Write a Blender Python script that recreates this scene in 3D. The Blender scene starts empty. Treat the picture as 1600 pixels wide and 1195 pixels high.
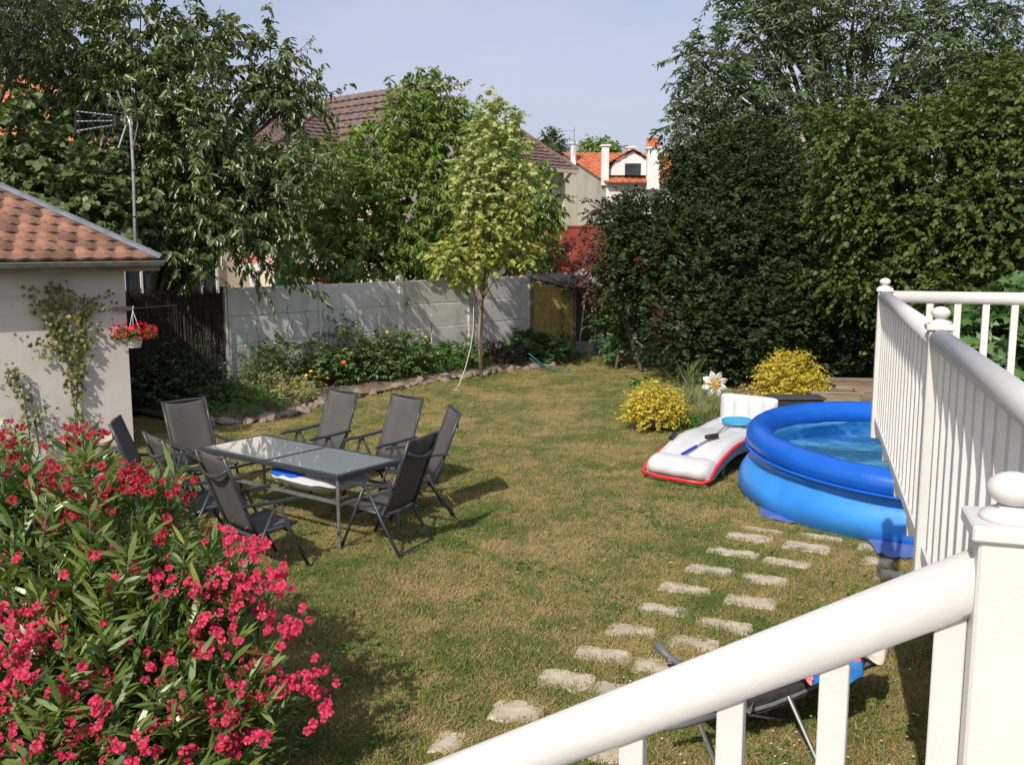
import bpy, math, random
import numpy as np
from mathutils import Vector, Matrix
random.seed(7); rng = np.random.default_rng(7)
R = math.radians
scn = bpy.context.scene
col = scn.collection

# ------------------------------------------------------------------ camera, sky, sun, exposure
FPX = 1523.0; PITCH = R(8.31); EYE = 2.8
cd = bpy.data.cameras.new('camera'); cam = bpy.data.objects.new('camera', cd); col.objects.link(cam)
cd.sensor_width = 36; cd.lens = 36*FPX/1600; cd.clip_start = .05; cd.clip_end = 2000
cam.location = (0, 0, EYE); cam.rotation_euler = (R(90)-PITCH, 0, 0); scn.camera = cam

SUN_DIR = Vector((-.404, -.915, 0)).normalized()      # horizontal direction towards the sun
SUN_EL = R(41)
w = bpy.data.worlds.new('World'); scn.world = w; w.use_nodes = True
nt = w.node_tree; nt.nodes.clear()
sky = nt.nodes.new('ShaderNodeTexSky'); sky.sky_type = 'NISHITA'; sky.sun_disc = False
sky.sun_elevation = SUN_EL; sky.sun_rotation = math.atan2(SUN_DIR.x, SUN_DIR.y)
sky.air_density = 1.0; sky.dust_density = 3.0; sky.ozone_density = 1.6; sky.altitude = 60
tc = nt.nodes.new('ShaderNodeTexCoord'); mp = nt.nodes.new('ShaderNodeMapping'); mp.inputs['Scale'].default_value = (1, 1, 4.5)
nz = nt.nodes.new('ShaderNodeTexNoise'); nz.inputs['Scale'].default_value = 2.2; nz.inputs['Detail'].default_value = 7; nz.inputs['Roughness'].default_value = .55
cr = nt.nodes.new('ShaderNodeValToRGB'); cr.color_ramp.elements[0].position = .35; cr.color_ramp.elements[1].position = .8
cr.color_ramp.elements[0].color = (.38, .38, .38, 1); cr.color_ramp.elements[1].color = (1, 1, 1, 1)
mx = nt.nodes.new('ShaderNodeMixRGB'); mx.inputs[2].default_value = (4.5, 4.6, 5.75, 1)
bg = nt.nodes.new('ShaderNodeBackground'); bg.inputs[1].default_value = .13
ow = nt.nodes.new('ShaderNodeOutputWorld')
L = nt.links.new
L(tc.outputs['Generated'], mp.inputs[0]); L(mp.outputs[0], nz.inputs['Vector']); L(nz.outputs[0], cr.inputs[0])
L(cr.outputs[0], mx.inputs[0]); L(sky.outputs[0], mx.inputs[1]); L(mx.outputs[0], bg.inputs[0]); L(bg.outputs[0], ow.inputs[0])
sl = bpy.data.lights.new('sun', 'SUN'); sl.energy = 4.0; sl.angle = R(.53); sl.color = (1, .93, .82)
so = bpy.data.objects.new('sun', sl); col.objects.link(so)
so.rotation_euler = Vector((SUN_DIR.x*math.cos(SUN_EL), SUN_DIR.y*math.cos(SUN_EL), math.sin(SUN_EL))).to_track_quat('Z', 'Y').to_euler()
scn.view_settings.view_transform = 'Standard'; scn.view_settings.look = 'None'
scn.view_settings.exposure = 0.14; scn.view_settings.gamma = 1; scn.view_settings.use_curve_mapping = False
scn.render.engine = 'CYCLES'
scn.cycles.max_bounces = 6; scn.cycles.transparent_max_bounces = 8

# ------------------------------------------------------------------ layout helpers: survey of the photograph
def ray(x, y):
    u = (x-800)/FPX; v = (597.5-y)/FPX
    return Vector((u, math.cos(PITCH)+v*math.sin(PITCH), -math.sin(PITCH)+v*math.cos(PITCH)))
def at(x, y, d):
    r = ray(x, y); r = r*(d/r.y); return Vector((r.x, r.y, r.z+EYE))
def gp(x, y, z=0.0):
    r = ray(x, y); t = (z-EYE)/r.z; return Vector((r.x*t, r.y*t, z))

# ------------------------------------------------------------------ materials
def lin(h):
    return tuple(((c/255)/12.92 if c/255 <= .04045 else ((c/255+.055)/1.055)**2.4) for c in (int(h[i:i+2], 16) for i in (0, 2, 4)))
def C3(c): return lin(c) if isinstance(c, str) else c
def mat(name, c1, c2=None, scale=3.0, rough=.7, metal=0, bump=0, bscale=40, detail=6, spec=.5, coord='Object', lo=.35, hi=.65, coat=0, stretch=None):
    m = bpy.data.materials.new(name); m.use_nodes = True; n = m.node_tree; b = n.nodes['Principled BSDF']
    c1 = C3(c1); b.inputs['Base Color'].default_value = (*c1, 1); b.inputs['Roughness'].default_value = rough
    b.inputs['Metallic'].default_value = metal; b.inputs['Specular IOR Level'].default_value = spec; b.inputs['Coat Weight'].default_value = coat
    t = n.nodes.new('ShaderNodeTexCoord'); src = t.outputs[coord]
    if stretch:
        mpp = n.nodes.new('ShaderNodeMapping'); mpp.inputs['Scale'].default_value = stretch; n.links.new(src, mpp.inputs[0]); src = mpp.outputs[0]
    if c2 is not None:
        z = n.nodes.new('ShaderNodeTexNoise'); z.inputs['Scale'].default_value = scale; z.inputs['Detail'].default_value = detail
        n.links.new(src, z.inputs['Vector'])
        r = n.nodes.new('ShaderNodeValToRGB'); r.color_ramp.elements[0].position = lo; r.color_ramp.elements[1].position = hi
        r.color_ramp.elements[0].color = (*c1, 1); r.color_ramp.elements[1].color = (*C3(c2), 1)
        n.links.new(z.outputs[0], r.inputs[0]); n.links.new(r.outputs[0], b.inputs['Base Color'])
    if bump:
        z2 = n.nodes.new('ShaderNodeTexNoise'); z2.inputs['Scale'].default_value = bscale; z2.inputs['Detail'].default_value = 5
        n.links.new(src, z2.inputs['Vector'])
        bp = n.nodes.new('ShaderNodeBump'); bp.inputs['Strength'].default_value = bump; bp.inputs['Distance'].default_value = .02
        n.links.new(z2.outputs[0], bp.inputs['Height']); n.links.new(bp.outputs[0], b.inputs['Normal'])
    return m
def leafmat(name, cols, trans=.35, gloss=.12, rough=.5, tint=(1.25, 1.2, .55), bright=1.65):
    """leaf: diffuse + translucent + sheen, colour picked per leaf from its own random number"""
    m = bpy.data.materials.new(name); m.use_nodes = True; n = m.node_tree; n.nodes.clear(); l = n.links.new
    cols = [tuple(min(.9, q*bright) for q in C3(c)) for c in cols]
    a = n.nodes.new('ShaderNodeAttribute'); a.attribute_name = 'rnd'
    r = n.nodes.new('ShaderNodeValToRGB')
    while len(r.color_ramp.elements) < len(cols): r.color_ramp.elements.new(.5)
    for i, c in enumerate(cols):
        r.color_ramp.elements[i].position = i/(len(cols)-1) if len(cols) > 1 else 0
        r.color_ramp.elements[i].color = (*C3(c), 1)
    l(a.outputs['Fac'], r.inputs[0])
    d = n.nodes.new('ShaderNodeBsdfDiffuse'); t = n.nodes.new('ShaderNodeBsdfTranslucent'); g = n.nodes.new('ShaderNodeBsdfGlossy')
    g.inputs['Roughness'].default_value = rough; g.inputs['Color'].default_value = (.42, .46, .40, 1)
    mu = n.nodes.new('ShaderNodeMixRGB'); mu.blend_type = 'MULTIPLY'; mu.inputs[0].default_value = 1; mu.inputs[2].default_value = (*tint, 1)
    l(r.outputs[0], mu.inputs[1]); l(r.outputs[0], d.inputs[0]); l(mu.outputs[0], t.inputs[0])
    m1 = n.nodes.new('ShaderNodeMixShader'); m1.inputs[0].default_value = trans; l(d.outputs[0], m1.inputs[1]); l(t.outputs[0], m1.inputs[2])
    m2 = n.nodes.new('ShaderNodeMixShader'); m2.inputs[0].default_value = gloss; l(m1.outputs[0], m2.inputs[1]); l(g.outputs[0], m2.inputs[2])
    o = n.nodes.new('ShaderNodeOutputMaterial'); l(m2.outputs[0], o.inputs[0]); return m

# ------------------------------------------------------------------ object helpers
def mesh_obj(name, verts, faces, m, parent=None, smooth=False, kind=None):
    me = bpy.data.meshes.new(name); me.from_pydata([tuple(v) for v in verts], [], faces); me.update()
    if smooth: me.polygons.foreach_set('use_smooth', [True]*len(me.polygons))
    if m: me.materials.append(m)
    o = bpy.data.objects.new(name, me); col.objects.link(o)
    if parent: o.parent = parent
    if kind: o['kind'] = kind
    return o
def empty(name, loc=(0, 0, 0), rz=0, parent=None):
    o = bpy.data.objects.new(name, None); col.objects.link(o); o.location = loc; o.rotation_euler = (0, 0, rz); o.empty_display_size = .2
    if parent: o.parent = parent
    return o
def tag(o, label=None, cat=None, group=None, kind=None):
    if label: o['label'] = label
    if cat: o['category'] = cat
    if group: o['group'] = group
    if kind: o['kind'] = kind
    return o
def kids(o): return [c for c in bpy.data.objects if c.parent == o]
def copy_tree(o, parent=None):
    c = o.copy(); col.objects.link(c); c.parent = parent
    for ch in kids(o): copy_tree(ch, c)
    return c
class MB:
    """collects simple shapes and links them as one mesh object"""
    def __init__(s): s.v = []; s.f = []
    def add(s, v, f):
        k = len(s.v); s.v += [tuple(x) for x in v]; s.f += [tuple(i+k for i in q) for q in f]; return s
    def box(s, c, size, rz=0, rot=None, bev=0):
        hx, hy, hz = (q/2 for q in size); c = Vector(c)
        M = rot if rot is not None else Matrix.Rotation(rz, 3, 'Z')
        if not bev:
            v = [M@Vector((x*hx, y*hy, z*hz))+c for z in (-1, 1) for x, y in ((-1, -1), (1, -1), (1, 1), (-1, 1))]
            return s.add(v, [(3, 2, 1, 0), (4, 5, 6, 7), (0, 1, 5, 4), (1, 2, 6, 5), (2, 3, 7, 6), (3, 0, 4, 7)])
        v = []; b = bev
        rings = [(-hz, b), (-hz+b, 0), (hz-b, 0), (hz, b)]
        for z, i in rings:
            for x, y in ((-hx+b, -hy+i), (hx-b, -hy+i), (hx-i, -hy+b), (hx-i, hy-b), (hx-b, hy-i), (-hx+b, hy-i), (-hx+i, hy-b), (-hx+i, -hy+b)):
                v.append(M@Vector((x, y, z))+c)
        f = [tuple(range(7, -1, -1)), tuple(range(24, 32))]
        for k in range(3):
            for i in range(8): j = (i+1) % 8; f.append((k*8+i, k*8+j, k*8+8+j, k*8+8+i))
        return s.add(v, f)
    def bar(s, a, b, w, h, up=(0, 0, 1)):
        a = Vector(a); b = Vector(b); d = (b-a); L_ = d.length; x = d.normalized(); u = Vector(up)
        if abs(x.dot(u)) > .98: u = Vector((1, 0, 0))
        y = u.cross(x).normalized(); z = x.cross(y)
        return s.box((a+b)/2, (L_, w, h), rot=Matrix((x, y, z)).transposed())
    def tube(s, pts, r, n=8, cap=True):
        pts = [Vector(p) for p in pts]; m = len(pts); rr = r if hasattr(r, '__len__') else [r]*m
        k0 = len(s.v); prev = None
        for i, p in enumerate(pts):
            t = (pts[min(i+1, m-1)]-pts[max(i-1, 0)]).normalized()
            if prev is None: a = t.orthogonal().normalized()
            else: a = (prev-t*prev.dot(t)); a = a.normalized() if a.length > 1e-6 else t.orthogonal().normalized()
            prev = a; b = t.cross(a)
            for q in range(n):
                an = 2*math.pi*q/n; s.v.append(tuple(p+(a*math.cos(an)+b*math.sin(an))*rr[i]))
        for i in range(m-1):
            for q in range(n):
                q2 = (q+1) % n; s.f.append((k0+i*n+q, k0+i*n+q2, k0+(i+1)*n+q2, k0+(i+1)*n+q))
        if cap:
            s.f.append(tuple(k0+q for q in range(n-1, -1, -1))); s.f.append(tuple(k0+(m-1)*n+q for q in range(n)))
        return s
    def lathe(s, c, prof, n=24, closed=False):
        c = Vector(c); k0 = len(s.v); m = len(prof)
        for r, z in prof:
            for q in range(n): an = 2*math.pi*q/n; s.v.append((c.x+r*math.cos(an), c.y+r*math.sin(an), c.z+z))
        for i in range(m-1):
            for q in range(n): q2 = (q+1) % n; s.f.append((k0+i*n+q, k0+i*n+q2, k0+(i+1)*n+q2, k0+(i+1)*n+q))
        return s
    def poly(s, pts): return s.add(pts, [tuple(range(len(pts)))])
    def grid(s, fn, nu, nv):
        k0 = len(s.v)
        for i in range(nu+1):
            for j in range(nv+1): s.v.append(tuple(fn(i/nu, j/nv)))
        for i in range(nu):
            for j in range(nv): a = k0+i*(nv+1)+j; s.f.append((a, a+nv+1, a+nv+2, a+1))
        return s
    def build(s, name, m, parent=None, smooth=False, kind=None): return mesh_obj(name, s.v, s.f, m, parent, smooth, kind)
def auto_smooth(o, ang=35):
    o.data.polygons.foreach_set('use_smooth', [True]*len(o.data.polygons)); o.data.set_sharp_from_angle(angle=R(ang)); return o

# ------------------------------------------------------------------ foliage kernel
def nrm(a): return a/np.maximum(np.linalg.norm(a, axis=-1, keepdims=True), 1e-9)
T_SIMPLE = (np.array([[0, 0, 0], [.45, .26, .05], [1, 0, -.12], [.45, -.26, .05]]), np.array([[0, 1, 2], [0, 2, 3]]))
T_OVATE = (np.array([[0, 0, 0], [.3, .24, .05], [.68, .2, .02], [1, 0, -.14], [.68, -.2, .02], [.3, -.24, .05]]), np.array([[0, 2, 1], [0, 3, 2], [0, 4, 3], [0, 5, 4]]))
T_ROUND = (np.array([[0, 0, 0], [.1, .36, .03], [.6, .42, .04], [1, 0, -.08], [.6, -.42, .04], [.1, -.36, .03]]), np.array([[0, 2, 1], [0, 3, 2], [0, 4, 3], [0, 5, 4]]))
T_LANCE = (np.array([[0, 0, 0], [.35, .075, 0], [.35, -.075, 0], [.7, .06, -.03], [.7, -.06, -.03], [1, 0, -.1]]), np.array([[0, 2, 1], [1, 2, 4], [1, 4, 3], [3, 4, 5]]))
T_NEEDLE = (np.array([[0, 0, 0], [.5, .12, 0], [1, 0, 0], [.5, -.12, 0]]), np.array([[0, 1, 2], [0, 2, 3]]))
_mp = [[0, 0, 0], [.05, .45, -.05], [.3, .25, .02], [.6, .5, -.05], [.62, .2, .02], [1, 0, -.08], [.62, -.2, .02], [.6, -.5, -.05], [.3, -.25, .02], [.05, -.45, -.05]]
T_MAPLE = (np.array(_mp), np.array([[0, 2, 1], [0, 4, 2], [2, 4, 3], [0, 5, 4], [0, 6, 5], [0, 8, 6], [8, 7, 6], [0, 9, 8]]))
T_BLADE = (np.array([[0, .04, 0], [0, -.04, 0], [1, 0, -.1]]), np.array([[0, 1, 2]]))
def leaves(pos, axis, up, size, tm):
    axis = nrm(axis); side = nrm(np.cross(up, axis)); n = np.cross(axis, side)
    v, f = tm; N = len(pos); k = len(v)
    s = size[:, None, None]
    V = pos[:, None, :] + (axis[:, None, :]*v[None, :, 0:1] + side[:, None, :]*v[None, :, 1:2] + n[:, None, :]*v[None, :, 2:3])*s
    F = f[None]+(np.arange(N)*k)[:, None, None]
    return V.reshape(-1, 3), F.reshape(-1, 3), np.repeat(rng.random(N), len(f))
def join(parts):
    V = []; F = []; Q = []; k = 0
    for v, f, q in parts: V.append(v); F.append(f+k); Q.append(q); k += len(v)
    return np.concatenate(V), np.concatenate(F), np.concatenate(Q)
def np_obj(name, VFQ, m, parent=None, kind=None):
    V, F, Q = VFQ
    me = bpy.data.meshes.new(name); me.vertices.add(len(V)); me.vertices.foreach_set('co', V.astype(np.float32).ravel())
    me.loops.add(F.size); me.loops.foreach_set('vertex_index', F.astype(np.int32).ravel())
    me.polygons.add(len(F)); me.polygons.foreach_set('loop_start', (np.arange(len(F))*F.shape[1]).astype(np.int32))
    at_ = me.attributes.new('rnd', 'FLOAT', 'FACE'); at_.data.foreach_set('value', Q.astype(np.float32))
    me.update(calc_edges=True); me.materials.append(m)
    o = bpy.data.objects.new(name, me); col.objects.link(o)
    if parent: o.parent = parent
    if kind: o['kind'] = kind
    return o
def sprigs(B, D, Ln, K, size, tm, spread=.8, droop=.3, fwd=.6, hang=.3, jit=.35, flat=.6):
    """S twigs from B along D (length Ln), K leaves each, alternating sides"""
    S = len(B); D = nrm(D); upv = np.array([0, 0, 1.]); side = nrm(np.cross(D, upv)+1e-4)
    t = (np.arange(K)+.5)/K; t = t[None, :]+rng.uniform(-.4, .4, (S, K))/K; t = np.clip(t, 0, 1)
    pos = B[:, None, :]+D[:, None, :]*(Ln[:, None, None]*t[:, :, None]); pos[:, :, 2] -= droop*Ln[:, None]*t**2
    sg = np.where(np.arange(K) % 2 == 0, 1., -1.)[None, :, None]
    loc = D[:, None, :]+np.array([0, 0, -1.])*(2*droop*t[:, :, None])
    ax = loc*fwd+side[:, None, :]*sg*spread+np.array([0, 0, -hang])+rng.normal(0, jit, (S, K, 3))
    up = np.array([0, 0, 1.])*flat+rng.normal(0, .45, (S, K, 3))+nrm(D)[:, None, :]*.2
    sz = size*rng.uniform(.65, 1.2, (S, K))
    sz = sz*rng.uniform(.7, 1.25, (S, 1))
    V, F, Q = leaves(pos.reshape(-1, 3), ax.reshape(-1, 3), up.reshape(-1, 3), sz.reshape(-1), tm)
    return V, F, Q*.55+np.repeat(rng.random(S), K*len(tm[1]))*.45
def blob_pts(blobs, n, inner=.35):
    """blobs: (cx,cy,cz,rx,ry,rz). returns positions and outward directions"""
    b = np.array(blobs, float); wts = (b[:, 3]*b[:, 4]*b[:, 5])**(2/3); wts /= wts.sum()
    i = rng.choice(len(b), n, p=wts); d = nrm(rng.normal(size=(n, 3))); r = (inner+(1-inner)*rng.random(n)**.6)
    c = b[i, :3]; p = c+d*b[i, 3:6]*r[:, None]
    return p, d
def pxblobs(lst):
    """(px, py, depth, half width px, half height px, half depth m) -> world ellipsoids"""
    out = []
    for x, y, d, rw, rh, rd in lst:
        c = at(x, y, d); k = d/FPX; out.append((c.x, c.y, c.z, rw*k, rd, rh*k))
    return out
bark = mat('bark', (.055, .045, .035), (.11, .095, .075), scale=14, rough=.9, bump=.6, bscale=30, stretch=(1, 1, .3))
def limbs(base, blobs, r0, lean=None, n=7, extra=2):
    mb = MB(); base = Vector(base); cs = [Vector(b[:3]) for b in blobs]
    top = Vector((sum(c.x for c in cs)/len(cs), sum(c.y for c in cs)/len(cs), base.z+(max(c.z for c in cs)-base.z)*.78))
    fork = base.lerp(Vector((top.x, top.y, top.z)), .35)
    trunk = [base.lerp(top, t)+Vector((random.uniform(-.05, .05), random.uniform(-.05, .05), 0))*(1 if 0 < t < 1 else 0) for t in (0, .12, .25, .4, .6, .8, 1)]
    mb.tube(trunk, [r0, r0*.85, r0*.75, r0*.62, r0*.42, r0*.25, r0*.06], n)
    for b, c in zip(blobs, cs):
        s = trunk[1 if c.z < fork.z+.4 else (2 if c.z < fork.z+1.2 else 3)]
        mid = s.lerp(c, .5)+Vector((random.uniform(-.1, .1), random.uniform(-.1, .1), .12*(c-s).length))
        mb.tube([s, mid, c], [r0*.35, r0*.2, r0*.06], 6)
        for k in range(extra):
            e = c+Vector([random.uniform(-1, 1)*b[3+j]*.8 for j in range(3)]); mb.tube([mid, mid.lerp(e, .5)+Vector((0, 0, .1)), e], [r0*.14, r0*.08, r0*.02], 4)
    return mb
def tree(name, label, cat, base, blobs, leafm, nspr, K, ln, size, tm, r0=.12, shoots=(), barkm=None, upbias=.25, group=None, inner=.35, extra=2, **kw):
    root = empty(name, base); tag(root, label, cat, group)
    off = Vector(base)
    P, D = blob_pts(blobs, nspr, inner)
    D = D+np.array([0, 0, upbias])+rng.normal(0, .45, D.shape)
    parts = [sprigs(P, D, ln*rng.uniform(.6, 1.3, nspr), K, size, tm, **kw)]
    mb = limbs(base, blobs, r0, extra=extra)
    for a, b in shoots:       # long leafy shoots that stick out of the crown
        a = Vector(a); b = Vector(b); n = max(4, int((b-a).length/.16)); mb.tube([a, a.lerp(b, .5), b], [.018, .012, .004], 4)
        pp = np.array([a.lerp(b, i/n) for i in range(n)]); dd = np.tile(np.array((b-a).normalized()), (n, 1))+rng.normal(0, .5, (n, 3))
        parts.append(sprigs(pp, dd, ln*.7*rng.uniform(.6, 1.1, n), max(4, K//2), size, tm, **kw))
    V, F, Q = join(parts); V = V-np.array(off)
    np_obj('crown', (V, F, Q), leafm, root)
    mb.v = [tuple(Vector(v)-off) for v in mb.v]
    auto_smooth(mb.build('trunk', barkm or bark, root), 60)
    return root
HS = 1.0
def tuft_plant(name, label, cat, c, rad, h, leafm, n, K, ln, size, tm, upbias=.8, group=None, flower=None, stemm=None, **kw):
    """small garden plant: dome of sprigs on stems"""
    h = h*HS; root = empty(name, c); tag(root, label, cat, group)
    th = rng.uniform(0, 2*np.pi, n); rr = rad*np.sqrt(rng.random(n)); zz = h*(.25+.75*rng.random(n))*np.sqrt(np.clip(1-(rr/rad)**2*.75, 0.1, 1))
    P = np.stack([rr*np.cos(th), rr*np.sin(th), zz*.75], 1)
    D = nrm(np.stack([np.cos(th)*rr/rad, np.sin(th)*rr/rad, np.full(n, upbias)], 1)+rng.normal(0, .3, (n, 3)))
    np_obj('foliage', sprigs(P, D, ln*rng.uniform(.6, 1.2, n), K, size, tm, **kw), leafm, root)
    mb = MB()
    for i in range(0, n, max(1, n//14)): mb.tube([(P[i, 0]*.25, P[i, 1]*.25, 0), (P[i, 0]*.7, P[i, 1]*.7, P[i, 2]*.6), P[i]], [.007, .005, .002], 4)
    mb.build('stem', stemm or bark, root)
    if flower:
        fm, nf, fs = flower
        for _ in range(nf):
            a = random.uniform(0, 6.28); r_ = rad*math.sqrt(random.random())*.95; z_ = h*random.uniform(.75, 1.0)*math.sqrt(max(.15, 1-(r_/rad)**2*.75))
            q = MB(); q.lathe((0, 0, 0), [(.001, .0), (fs*.6, fs*.2), (fs, fs*.55), (fs*.5, fs*.5), (.001, fs*.45)], 7)
            o = q.build('flower', fm, root); o.location = (r_*math.cos(a), r_*math.sin(a), z_); o.rotation_euler = (random.uniform(-.5, .9), random.uniform(-.5, .5), 0)
    return root
# ================================================================== GROUND
GREEN = (.095, .125, .03); DRY = (.30, .215, .085)
def lawn_nodes(m, blade):
    """dry patches and greener clumps laid over the lawn in real metres"""
    n = m.node_tree; l = n.links.new; b = n.nodes['Principled BSDF']
    geo = n.nodes.new('ShaderNodeNewGeometry')
    def noise(s, d=5, r=.55):
        z = n.nodes.new('ShaderNodeTexNoise'); z.inputs['Scale'].default_value = s; z.inputs['Detail'].default_value = d; z.inputs['Roughness'].default_value = r
        l(geo.outputs['Position'], z.inputs['Vector']); return z.outputs[0]
    def mth(op, a, c):
        q = n.nodes.new('ShaderNodeMath'); q.operation = op
        for i, x in enumerate((a, c)):
            if hasattr(x, 'links'): l(x, q.inputs[i])
            else: q.inputs[i].default_value = x
        return q.outputs[0]
    f = mth('ADD', mth('ADD', mth('MULTIPLY', noise(.9, 4, .6), .52), mth('MULTIPLY', noise(3.6, 6, .7), .34)), mth('MULTIPLY', noise(17, 4, .6), .14))
    if blade:
        a = n.nodes.new('ShaderNodeAttribute'); a.attribute_name = 'rnd'
        f = mth('ADD', f, mth('MULTIPLY', mth('SUBTRACT', a.outputs['Fac'], .5), .22))
    r = n.nodes.new('ShaderNodeValToRGB'); e = r.color_ramp.elements
    e[0].position = .38; e[0].color = (.10, .15, .038, 1); e[1].position = .585; e[1].color = (.40, .30, .14, 1)
    k = e.new(.465); k.color = (.165, .19, .055, 1); k = e.new(.515); k.color = (.27, .24, .085, 1)
    l(f, r.inputs[0])
    out = r.outputs[0]
    if not blade:
        mu = n.nodes.new('ShaderNodeMixRGB'); mu.blend_type = 'MULTIPLY'; mu.inputs[0].default_value = 1
        r2 = n.nodes.new('ShaderNodeValToRGB'); r2.color_ramp.elements[0].position = .3; r2.color_ramp.elements[0].color = (.45, .42, .38, 1); r2.color_ramp.elements[1].position = .65; r2.color_ramp.elements[1].color = (1, 1, 1, 1)
        l(noise(38, 4, .7), r2.inputs[0]); l(out, mu.inputs[1]); l(r2.outputs[0], mu.inputs[2]); out = mu.outputs[0]
        bp = n.nodes.new('ShaderNodeBump'); bp.inputs['Strength'].default_value = .7; bp.inputs['Distance'].default_value = .03
        l(noise(55, 4, .7), bp.inputs['Height']); l(bp.outputs[0], b.inputs['Normal'])
    l(out, b.inputs['Base Color']); b.inputs['Roughness'].default_value = .85; b.inputs['Specular IOR Level'].default_value = .15
lawn_m = bpy.data.materials.new('lawn'); lawn_m.use_nodes = True; lawn_nodes(lawn_m, False)
blade_m = bpy.data.materials.new('grass_blade'); blade_m.use_nodes = True; lawn_nodes(blade_m, True)
earth_m = mat('earth', (.12, .085, .055), (.22, .16, .105), scale=9, rough=.95, bump=.9, bscale=22)
ground = mesh_obj('ground', [(-600, -100, -.06), (600, -100, -.06), (600, 1200, -.06), (-600, 1200, -.06)], [(0, 1, 2, 3)], mat('far_ground', (.10, .11, .05), (.2, .17, .09), scale=.4, rough=.95), kind='structure')
def bumpz(x, y): return .018*math.sin(x*1.7+1)*math.sin(y*1.3)+.012*math.sin(x*4.1)*math.cos(y*3.3+.5)
lg = MB().grid(lambda u, v: (-16+36*u, -3+34*v, bumpz(-16+36*u, -3+34*v)), 120, 120)
lawn = lg.build('lawn', lawn_m, smooth=True, kind='structure')

# planting bed in front of the fence
F0 = Vector((-4.9, 16.9, 0)); FD = Vector((.667, .745, 0)).normalized(); FN = Vector((.745, -.667, 0)).normalized()   # fence line and its normal towards the lawn
def fence_pt(s, off=0, z=0): p = F0+FD*s+FN*off; return Vector((p.x, p.y, z))
EDGE = [gp(x, y) for x, y in ((232, 652), (300, 664), (350, 664), (400, 661), (450, 653), (500, 634), (560, 621), (620, 610), (680, 598), (740, 589), (800, 582), (850, 574), (888, 563))]
bed_v = []; bed_f = []
for i, e in enumerate(EDGE):
    s = max(-1.2, (e-F0).dot(FD)); b = fence_pt(s, .03)
    if i == 0: b = Vector((-6.2, 15.2, 0))
    for t in np.linspace(0, 1, 7): p = e.lerp(b, t); bed_v.append((p.x, p.y, .03+.1*math.sin(math.pi*min(1, t*1.3)*.5)+random.uniform(0, .03)))
for i in range(len(EDGE)-1):
    for j in range(6): a = i*7+j; bed_f.append((a, a+7, a+8, a+1))
mesh_obj('soil_bed', bed_v, bed_f, earth_m, smooth=True, kind='structure')

# rocks along the bed
rock_m = mat('rock', (.20, .155, .115), (.42, .34, .26), scale=7, rough=.95, bump=.8, bscale=18)
def rock_mesh(seed, sub=2):
    import bmesh
    r_ = random.Random(seed); bm = bmesh.new(); bmesh.ops.create_icosphere(bm, subdivisions=sub, radius=1)
    ph = [r_.uniform(0, 6) for _ in range(6)]
    for v in bm.verts:
        c = v.co; f = 1+.22*math.sin(3*c.x+ph[0])*math.cos(2.5*c.y+ph[1])+.18*math.sin(4*c.z+ph[2]+2*c.x)+r_.uniform(-.09, .09); v.co = c*f
    me = bpy.data.meshes.new('rock'); bm.to_mesh(me); bm.free(); me.materials.append(rock_m); return me
rms = [rock_mesh(i) for i in range(6)]
re = empty('rock_edging', EDGE[4]); tag(re, 'row of rough brown stones edging the planting bed along the lawn', 'rock edging')
for i in range(1, len(EDGE)-1):
    a, b = EDGE[i], EDGE[i+1]; n = max(4, int((b-a).length/.17))
    for k in range(n):
        if random.random() < .08: continue
        p = a.lerp(b, (k+random.random()*.5)/n); o = bpy.data.objects.new('rock', random.choice(rms)); col.objects.link(o); o.parent = re
        s = random.uniform(.06, .125); o.location = Vector((p.x+random.uniform(-.08, .08), p.y+random.uniform(-.1, .1), s*random.uniform(.25, .7)))-EDGE[4]
        o.scale = (s*random.uniform(.8, 1.6), s*random.uniform(.7, 1.1), s*random.uniform(.6, 1)); o.rotation_euler = (random.uniform(-.4, .4), random.uniform(-.4, .4), random.uniform(0, 6))

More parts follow.
